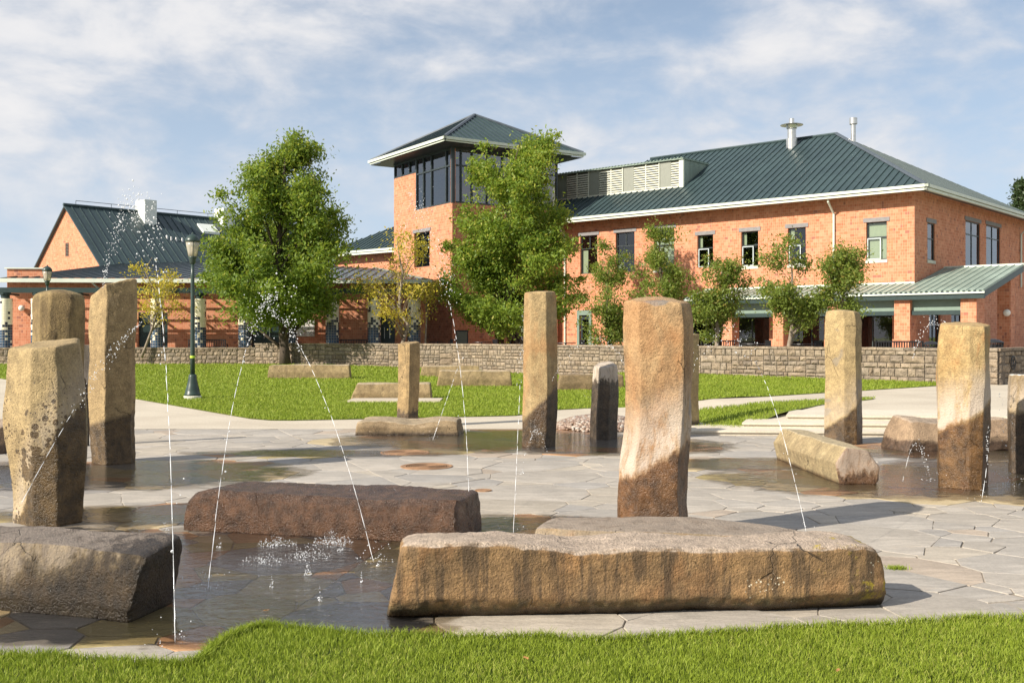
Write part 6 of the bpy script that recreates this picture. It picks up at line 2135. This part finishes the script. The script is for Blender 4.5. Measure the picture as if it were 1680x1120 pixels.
def tree(name, label, base, prof, nclump, per, size, leafmat, barkmat, tr, seed, group=None, sig=(0.28, 0.5), bend=(0, 0), yellow=0.15, limbs=34, edge=0.5, first=0.3, core=0.72, lobes=1.0):
    """prof: rows (z, centre x offset, radius) bottom to top of the crown"""
    rg = np.random.default_rng(seed); rr = random.Random(seed)
    bx, by, bz = base
    t = thing(name, base, label, 'tree', group)
    Z = np.array([p[0] for p in prof]); CXs = np.array([p[1] for p in prof]); RR = np.array([p[2] for p in prof])
    zz = np.linspace(Z[0], Z[-1], 200); w = np.interp(zz, Z, RR) ** 1.25 + 0.05; w /= w.sum()
    nb = max(12, nclump // 8)
    ze = rg.choice(zz, nb, p=w) + rg.uniform(-0.1, 0.1, nb)
    ae = (np.arange(nb) * 2.39996 + rg.uniform(-0.5, 0.5, nb)) % (2 * np.pi)
    re_ = np.interp(ze, Z, RR)
    lob = np.array([1 + lobes * (0.26 * mnoise.noise((math.cos(q) * 1.6, math.sin(q) * 1.6, zq * 0.75 + seed * 7.7)) + 0.16 * mnoise.noise((math.cos(q) * 4, math.sin(q) * 4, zq * 2.0 + seed))) for q, zq in zip(ae, ze)])
    re_ = re_ * lob * np.where(rg.uniform(0, 1, nb) < core, rg.uniform(0.86, 1.06, nb), rg.uniform(0.3, 0.85, nb))
    span = Z[-1] - Z[0]
    zs_ = np.maximum(Z[0] * 0.55, ze - 0.75 * re_ - 0.06 * span)
    bi = rg.integers(0, nb, nclump); bi[:nb] = np.arange(nb)
    ff_ = rg.uniform(0.30, 1.0, nclump) ** 0.8; ff_[:nb] = 1.0
    z = zs_[bi] + (ze - zs_)[bi] * ff_; a = ae[bi]
    rad = re_[bi] * ff_
    C = np.stack([bx + np.interp(z, Z, CXs) + np.cos(a) * rad, by + np.sin(a) * rad, bz + z], 1)
    C += rg.normal(0, 1, C.shape) * (sig[1] * 0.55) * np.array([1, 1, 0.7])
    S_ = rg.uniform(sig[0], sig[1], nclump)
    V, F, n = leaf_cloud(C, S_, per, size, rg, droop=0.35)
    # sprigs sticking out of the outline
    ns = nclump // 3
    pick = rg.choice(nclump, ns); out = np.stack([np.cos(a[pick]), np.sin(a[pick]), rg.uniform(0.1, 0.9, ns)], 1)
    C2 = C[pick] + out * rg.uniform(0.15, 0.55, ns)[:, None] * (sig[1] / 0.5)
    V2, F2, n2 = leaf_cloud(C2, np.full(ns, sig[0] * 0.55), max(4, per // 4), size, rg, droop=0.2)
    F2 = F2 + len(V); V = np.concatenate([V, V2]); F = np.concatenate([F, F2])
    cl = np.concatenate([np.repeat(rg.uniform(0, 1, nclump), per), np.repeat(rg.uniform(0.3, 1, ns), max(4, per // 4))])
    tone = np.clip(cl * 0.6 + rg.uniform(0, 0.4, n + n2), 0, 1)
    hz = np.concatenate([np.repeat((z - Z[0]) / (Z[-1] - Z[0]), per), np.repeat((z[pick] - Z[0]) / (Z[-1] - Z[0]), max(4, per // 4))])
    g = (rg.uniform(0, 1, n + n2) < yellow * (0.3 + 1.2 * hz)) * rg.uniform(0.3, 1, n + n2)
    T4 = np.repeat(np.stack([tone, g, tone], 1), 4, axis=0)
    mk_np('crown', V, F, leafmat, parent=t, tone=T4)
    # trunk and limbs
    b = MB()
    top = Z[-1] * 0.93
    pts = []; rad_ = []
    for k in range(15):
        f = k / 14; zq = top * f
        cx = float(np.interp(zq, Z, CXs)) if zq > Z[0] else CXs[0] * zq / max(Z[0], 0.1)
        pts.append(Vector((bx + cx + bend[0] * math.sin(f * 3), by + bend[1] * math.sin(f * 2.2), bz + zq - 0.05))); rad_.append(tr * (1.25 if k == 0 else 1.0) * (1 - f) ** 0.8 + 0.012)
    b.tube(pts, rad_, 10)
    b.build('trunk', barkmat, t, smooth=True)
    lm = MB()
    order = sorted(range(nclump), key=lambda q: rr.random())[:limbs]
    for q in order:
        p = Vector(C[q]); h = p.z - bz
        zs = max(Z[0] * first, min(h - 0.15 * h - float(np.hypot(p.x - bx, p.y - by)) * 0.55, top * 0.95))
        f = zs / top; i = min(13, int(f * 14)); s0 = pts[i] + (pts[i + 1] - pts[i]) * (f * 14 - i)
        mid = s0 + (p - s0) * 0.5 + Vector((0, 0, 0.06 * (p - s0).length))
        r0 = max(0.012, tr * (1 - f) ** 0.8 * 0.42)
        lm.tube([s0, s0 + (mid - s0) * 0.5 + Vector((rr.uniform(-.05, .05), rr.uniform(-.05, .05), 0)), mid, p], [r0, r0 * 0.75, r0 * 0.5, 0.008], 5)
    lm.build('branches', barkmat, t, smooth=True)['kind'] = 'stuff'
    return t


def crown_px(rows, d, x0, z0):
    """rows (photo row, left, right) top to bottom -> crown profile"""
    out = []
    for (py, l, r) in rows[::-1]:
        z = EYE + (HY - py) * d / FPX - z0
        out.append((z, ((l + r) / 2 - CX) / FPX * d - x0, max(0.05, (r - l) / 2 * d / FPX)))
    return out


def px_tree(name, label, px, d, z0, rows, nclump, per, size, lm, bm_, tr, seed, **kw):
    x = (px - CX) / FPX * d
    return tree(name, label, (x, d, z0), crown_px(rows, d, x, z0), nclump, per, size, lm, bm_, tr, seed, **kw)


px_tree('ash_tree', 'big green ash tree left of the tower, standing on the lawn at the wall', 468, 51.0, 0.2,
        [(202, 458, 478), (225, 442, 500), (255, 420, 516), (290, 402, 530), (330, 382, 544), (370, 368, 552), (410, 350, 562), (450, 336, 568), (475, 336, 566), (494, 348, 556), (508, 390, 535)], 640, 112, 0.20, M['leaf_a'], M['bark'], 0.24, 1, group='large ash trees', sig=(0.19, 0.40), yellow=0.15, limbs=60, lobes=1.15)
px_tree('ash_tree', 'big green ash tree in front of the tower, right of the yellow tree', 858, 53.5, TER,
        [(204, 834, 872), (225, 808, 902), (255, 780, 914), (290, 768, 912), (330, 762, 914), (370, 758, 918), (410, 742, 940), (450, 730, 946), (485, 716, 946), (508, 735, 938), (528, 775, 920)], 660, 112, 0.19, M['leaf_b'], M['bark'], 0.22, 2, group='large ash trees', sig=(0.18, 0.38), yellow=0.2, limbs=60, lobes=1.1)
# thin yellow honey locusts
px_tree('locust_tree', 'thin yellowing tree beside the park lamp', 232, 51.9, TER, [(408, 252, 268), (425, 215, 275), (445, 190, 280), (470, 195, 300), (490, 208, 292), (505, 222, 290), (520, 232, 270)], 40, 48, 0.15, M['leaf_y'], M['bark_pale'], 0.06, 3,
        group='yellow locust trees', sig=(0.18, 0.46), bend=(0.15, 0), yellow=0.25, limbs=40, lobes=1.3, core=0.8)
px_tree('locust_tree', 'taller thin yellow tree in front of the tower', 653, 50.3, TER, [(372, 640, 655), (395, 625, 680), (420, 605, 705), (445, 600, 722), (470, 590, 725), (495, 585, 725), (515, 600, 715), (530, 640, 700)], 64, 48, 0.145, M['leaf_y'], M['bark_pale'], 0.085, 4,
        group='yellow locust trees', sig=(0.18, 0.42), yellow=0.3, limbs=60, lobes=1.3, core=0.75)
px_tree('locust_tree', 'low sparse yellow sapling right of the tall yellow tree', 697, 53.5, TER, [(455, 690, 706), (475, 678, 722), (500, 680, 720), (515, 688, 712)], 18, 50, 0.16, M['leaf_y'], M['bark_pale'], 0.05, 14, group='yellow locust trees', sig=(0.16, 0.34), yellow=0.3, limbs=18, lobes=1.2)
# small pear trees along the terrace
SM = [('first small tree right of the tower trees, behind the short dark pillar', 1004, 43.0, [(408, 992, 1012), (430, 975, 1025), (455, 968, 1026), (480, 960, 1034), (510, 952, 1040), (535, 962, 1030), (548, 980, 1022)], 5),
      ('tallest small tree, above the broad crusted pillar', 1083, 41.0, [(372, 1068, 1090), (395, 1058, 1106), (420, 1052, 1112), (445, 1040, 1128), (470, 1036, 1140), (495, 1050, 1140), (520, 1064, 1120)], 6),
      ('small tree right of the broad crusted pillar', 1174, 40.0, [(404, 1188, 1206), (425, 1162, 1216), (450, 1148, 1218), (475, 1144, 1216), (500, 1138, 1212), (525, 1142, 1210), (545, 1156, 1198)], 7),
      ('small leafy tree left of the sand pillar', 1289, 37.5, [(388, 1298, 1316), (410, 1262, 1332), (435, 1260, 1338), (460, 1258, 1342), (490, 1256, 1344), (512, 1262, 1340), (530, 1275, 1325)], 8),
      ('small leafy tree growing behind the sand pillar', 1381, 37.0, [(400, 1380, 1398), (415, 1356, 1402), (435, 1350, 1414), (460, 1352, 1420), (485, 1350, 1414), (505, 1360, 1408)], 9)]
for lab, px, d, rows, sd in SM:
    px_tree('pear_tree', lab, px, d, TER, rows, 130 if sd != 9 else 100, 70, 0.125, M['leaf_s'], M['bark_pale'] if sd in (7, 8) else M['bark'], 0.075, sd, group='small trees on the terrace', sig=(0.12, 0.27), yellow=0.12, limbs=34, lobes=1.25, core=0.75)


def conifer(label, px, d, top_py, seed, w):
    x = (px - CX) / FPX * d; zt = EYE + (HY - top_py) * d / FPX
    t = thing('conifer_tree', (x, d, 0), label, 'tree', 'conifers beyond the hall')
    rg = np.random.default_rng(seed)
    n = 900
    f = rg.uniform(0, 1, n) ** 0.8; z = zt * (0.25 + 0.75 * f); r = w * (1 - f) * (0.7 + 0.5 * rg.uniform(0, 1, n)) * (0.35 + 0.65 * rg.uniform(0, 1, n)); a = rg.uniform(0, 2 * np.pi, n)
    C = np.stack([x + np.cos(a) * r, d + np.sin(a) * r, z - 0.25 * r], 1)
    V, F, m_ = leaf_cloud(C, np.full(n, 0.38), 26, 0.42, rg, droop=0.6, flat=0.4)
    tn = rg.uniform(0, 1, m_)
    mk_np('crown', V, F, M['leaf_con'], parent=t, tone=np.repeat(np.stack([tn, tn * 0.3, tn], 1), 4, axis=0))
    MB().tube([(x, d, 0), (x, d, zt * 0.5), (x, d, zt * 0.98)], [0.4, 0.25, 0.04], 8).build('trunk', M['bark'], t)
conifer('dark conifer top above the hall roof at the right edge', 1678, 118.0, 297, 3, 4.6)
conifer('dark conifer beyond the right edge of the hall roof', 1712, 124.0, 285, 4, 5.0)

# ------------------------------------------------------------------ water jets
jrn = random.Random(21)


def drops_np(P, r, sq=1.0):
    n = len(P)
    V = P[:, None, :] + IV[None] * r[:, None, None] * np.array([1, 1, sq])
    F = (np.arange(n)[:, None, None] * len(IV) + IF[None]).reshape(-1, 3)
    return V.reshape(-1, 3), F


def jet(label, p0, pm, p2, rad=0.004, solid=((0.0, 0.0), (0.6, 1.0)), nd=160, spread=0.05, drop=(0.004, 0.010), seed=1, splash=0):
    """water thrown from p0 through pm to p2 (photo column, row, distance): a parabola of stream and drops"""
    rg = np.random.default_rng(seed)
    a = W(*p0); b = W(*pm); c = W(*p2)
    rad *= 0.68; drop = (drop[0] * 0.5, drop[1] * 0.64)
    q = b * 2 - (a + c) * 0.5
    B = lambda t: a * (1 - t) ** 2 + q * (2 * t * (1 - t)) + c * t * t
    o = MB()
    for (s, e) in solid:
        if e <= s:
            continue
        # a string of stretched beads: nearly whole near the landing, more and more broken further up
        L_ = sum((B(s + (e - s) * (k + 1) / 20) - B(s + (e - s) * k / 20)).length for k in range(20))
        t = s
        while t < e:
            f = (t - s) / (e - s)
            seg = (0.05 + 0.16 * f) * rg.uniform(0.5, 1.6) / L_ * (e - s); gap = max(0.0, (0.035 * (1 - f) ** 1.2) * rg.uniform(0.2, 2.0)) / L_ * (e - s)
            t2 = min(e, t + seg)
            off = Vector(rg.normal(0, rad * (0.9 * (1 - f) + 0.15), 3))
            m_ = 7; pts = []; rs = []
            for k in range(m_ + 1):
                q_ = k / m_
                pts.append(B(t + (t2 - t) * q_) + off + Vector(rg.normal(0, rad * 0.18, 3))); rs.append(rad * (0.35 + 0.75 * math.sin(math.pi * min(1, max(0, q_ * 0.9 + 0.05)))) * rg.uniform(0.65, 1.2))
            o.tube(pts, rs, 6)
            t = t2 + gap
    # drops along the broken stretches
    ts = []
    while len(ts) < nd:
        t = rg.uniform(0, 1)
        in_s = any(s <= t <= e for s, e in solid if e > s)
        if not in_s or rg.uniform() < 0.05:
            ts.append(t)
    ts = np.array(ts)
    P = np.array([B(t)[:] for t in ts])
    amt = spread * (0.25 + np.sin(np.pi * ts))
    P += rg.normal(0, 1, P.shape) * amt[:, None] * np.array([0.5, 0.5, 0.8])
    R_ = rg.uniform(drop[0], drop[1], nd) * (0.6 + 0.6 * rg.uniform(0, 1, nd) ** 3)
    if splash:
        n2 = splash; aa = rg.uniform(0, 2 * np.pi, n2); rr_ = rg.uniform(0, 1, n2) ** 0.7 * 0.16; hh_ = rg.uniform(0, 1, n2) ** 2 * 0.13
        P = np.concatenate([P, np.stack([c.x + np.cos(aa) * rr_, c.y + np.sin(aa) * rr_, np.maximum(0.008, c.z) + hh_], 1)])
        R_ = np.concatenate([R_, rg.uniform(0.0018, 0.0045, n2)])
    P[:, 2] = np.maximum(P[:, 2], 0.01)
    V, F = drops_np(P, R_, 1.15)
    vs = [Vector(v) for v in V]; base = len(o.v)
    o.v += vs; o.f += [tuple(int(i) + base for i in f) for f in F]
    ob = o.build('water_jet', M['jet'], origin=(c.x, c.y, 0), smooth=True)
    ob['kind'] = 'stuff'
    return props(ob, label, 'water jet', 'fountain jets')


jet('tall jet arching over the left pillars down to the paving at lower left', (168, 470, 12.6), (236, 352, 8.4), (287, 1056, 5.42), 0.0036, ((0.64, 1.0),), 420, 0.10, (0.006, 0.014), 1, 12)
jet('jet slanting down across the speckled pillar', (232, 528, 9.6), (148, 632, 8.6), (26, 842, 7.9), 0.004, ((0.62, 0.97),), 150, 0.035, (0.005, 0.010), 2)
jet('thin jet falling to the right in front of the ash tree onto the red block', (440, 505, 9.8), (520, 625, 8.5), (613, 922, 7.35), 0.0032, ((0.3, 1.0),), 90, 0.05, (0.004, 0.009), 3, 40)
jet('thin jet falling to the left from the cluster of drops at the ash tree', (455, 486, 9.6), (399, 590, 8.0), (341, 968, 6.55), 0.0036, ((0.40, 1.0),), 130, 0.05, (0.005, 0.010), 4, 30)
jet('loose cluster of drops in front of the ash tree crown', (405, 560, 9.9), (452, 488, 9.7), (488, 575, 9.6), 0.004, (), 150, 0.13, (0.006, 0.014), 5)
jet('thin jet falling in front of the tower and yellow tree', (672, 318, 10.5), (742, 520, 9.6), (770, 880, 8.3), 0.0034, ((0.45, 1.0),), 210, 0.09, (0.005, 0.011), 6, 10)
jet('fine drops rising over the tower wall', (662, 430, 11.5), (672, 330, 11.2), (705, 350, 11.0), 0.004, (), 110, 0.14, (0.004, 0.009), 16)
jet('straight thin jet in front of the tall buff pillar', (858, 500, 10.0), (852, 660, 9.2), (842, 876, 8.4), 0.0034, ((0.42, 1.0),), 70, 0.03, (0.004, 0.008), 7, 10)
jet('small arch of drops at the foot of the tall buff pillar', (866, 738, 14.4), (881, 706, 14.4), (898, 742, 14.4), 0.004, (), 60, 0.03, (0.008, 0.013), 8)
jet('drops falling in front of the buff pillar foot', (862, 742, 12.5), (858, 780, 12.2), (854, 815, 12.0), 0.004, (), 26, 0.06, (0.006, 0.010), 18)
jet('arch of drops left of the broad crusted pillar', (905, 625, 13.6), (972, 559, 12.6), (1028, 606, 12.0), 0.004, (), 120, 0.035, (0.006, 0.010), 9)
jet('jet springing right of the broad crusted pillar down towards the flat block', (1120, 640, 9.9), (1215, 560, 8.9), (1324, 880, 7.3), 0.003, ((0.62, 1.0),), 140, 0.06, (0.004, 0.009), 10, 8)
jet('arch of drops leaping left from the ochre pillar', (1568, 560, 11.5), (1530, 530, 11.5), (1498, 585, 11.5), 0.005, (), 110, 0.04, (0.007, 0.013), 11)
jet('small jet rising left of the ochre pillar', (1481, 790, 11.2), (1503, 728, 11.0), (1527, 790, 10.9), 0.004, ((0.0, 0.45),), 60, 0.03, (0.006, 0.010), 12, 14)
jet('jet falling at the right side of the ochre pillar', (1621, 700, 10.4), (1618, 765, 10.2), (1610, 822, 10.0), 0.004, ((0.35, 1.0),), 50, 0.025, (0.005, 0.008), 13, 8)
jet('drops between the ochre and white-capped pillars', (1640, 640, 11.4), (1650, 720, 11.3), (1655, 802, 11.2), 0.004, (), 90, 0.06, (0.005, 0.010), 15, 60)
jet('thin crossing jet in front of the low grey block', (752, 600, 15.6), (733, 655, 15.2), (710, 722, 15.0), 0.005, ((0.2, 1.0),), 20, 0.02, (0.005, 0.008), 17, 12)
# splashes where drops hit the left pool
srg = np.random.default_rng(77)
SP = []
for (px, py, n, w, h) in ((545, 893, 170, 0.13, 0.10), (455, 895, 110, 0.12, 0.08), (505, 915, 120, 0.14, 0.10), (430, 925, 90, 0.14, 0.08), (505, 945, 30, 0.02, 0.13), (558, 905, 20, 0.02, 0.08), (525, 988, 16, 0.015, 0.09), (446, 965, 14, 0.012, 0.08), (593, 957, 12, 0.01, 0.08), (620, 930, 12, 0.012, 0.07), (272, 872, 20, 0.03, 0.08), (360, 900, 16, 0.02, 0.08)):
    c = G(px, py); n = int(n * 2.2)
    a = srg.uniform(0, 2 * np.pi, n); r = srg.uniform(0, 1, n) ** 0.8 * w
    SP.append(np.stack([c.x + np.cos(a) * r * 1.25, c.y + np.sin(a) * r, 0.010 + srg.uniform(0, 1, n) ** 2.2 * h * 1.1 * (1.15 - r / w)], 1))
P = np.concatenate(SP)
V, F = drops_np(P, 0.0010 + 0.0024 * srg.uniform(0, 1, len(P)) ** 2.5, 1.9)
props(mk_np('splash', V, F, M['jet'], smooth=True), 'white splashes of drops in front of the red block', 'splash', kind='stuff')

# a weed tuft in a joint and a few fallen leaves
wrg = np.random.default_rng(6)
c = G(1470, 933)
blades('grass', np.stack([wrg.normal(c.x, 0.035, 260), wrg.normal(c.y, 0.02, 260), np.zeros(260)], 1), wrg.uniform(0.015, 0.035, 260), wrg.uniform(0.003, 0.005, 260), M['blade'], wrg, label='small green weed tuft beside the lichened block', lean=1.3)
M['dryleaf'] = mat_plain('fallen_leaf', (0.34, 0.17, 0.05), 0.7)
for (px, py, z, a, lab) in ((437, 1001, 0.012, 0.4, 'orange fallen leaf floating on the left pool'), (1375, 1099, 0.05, 1.0, 'pale fallen leaf lying in the near grass at right'), (863, 1079, 0.05, 2.0, 'brown fallen leaf lying in the near grass at centre')):
    c = G(px, py, z); s = 0.018
    pts = [(-1.3, 0, 0), (-0.5, 0.5, 0.25), (0.4, 0.6, 0.1), (1.2, 0.15, 0.35), (0.4, -0.5, 0.2), (-0.5, -0.55, 0.3)]
    vs = [Vector((c.x + s * (x * math.cos(a) - y * math.sin(a)), c.y + s * (x * math.sin(a) + y * math.cos(a)), c.z + s * zz)) for x, y, zz in pts] + [Vector((c.x, c.y, c.z + s * 0.05))]
    props(mk('fallen_leaf', vs, [(6, i, (i + 1) % 6) for i in range(6)], M['dryleaf'], origin=c), lab, 'leaf')
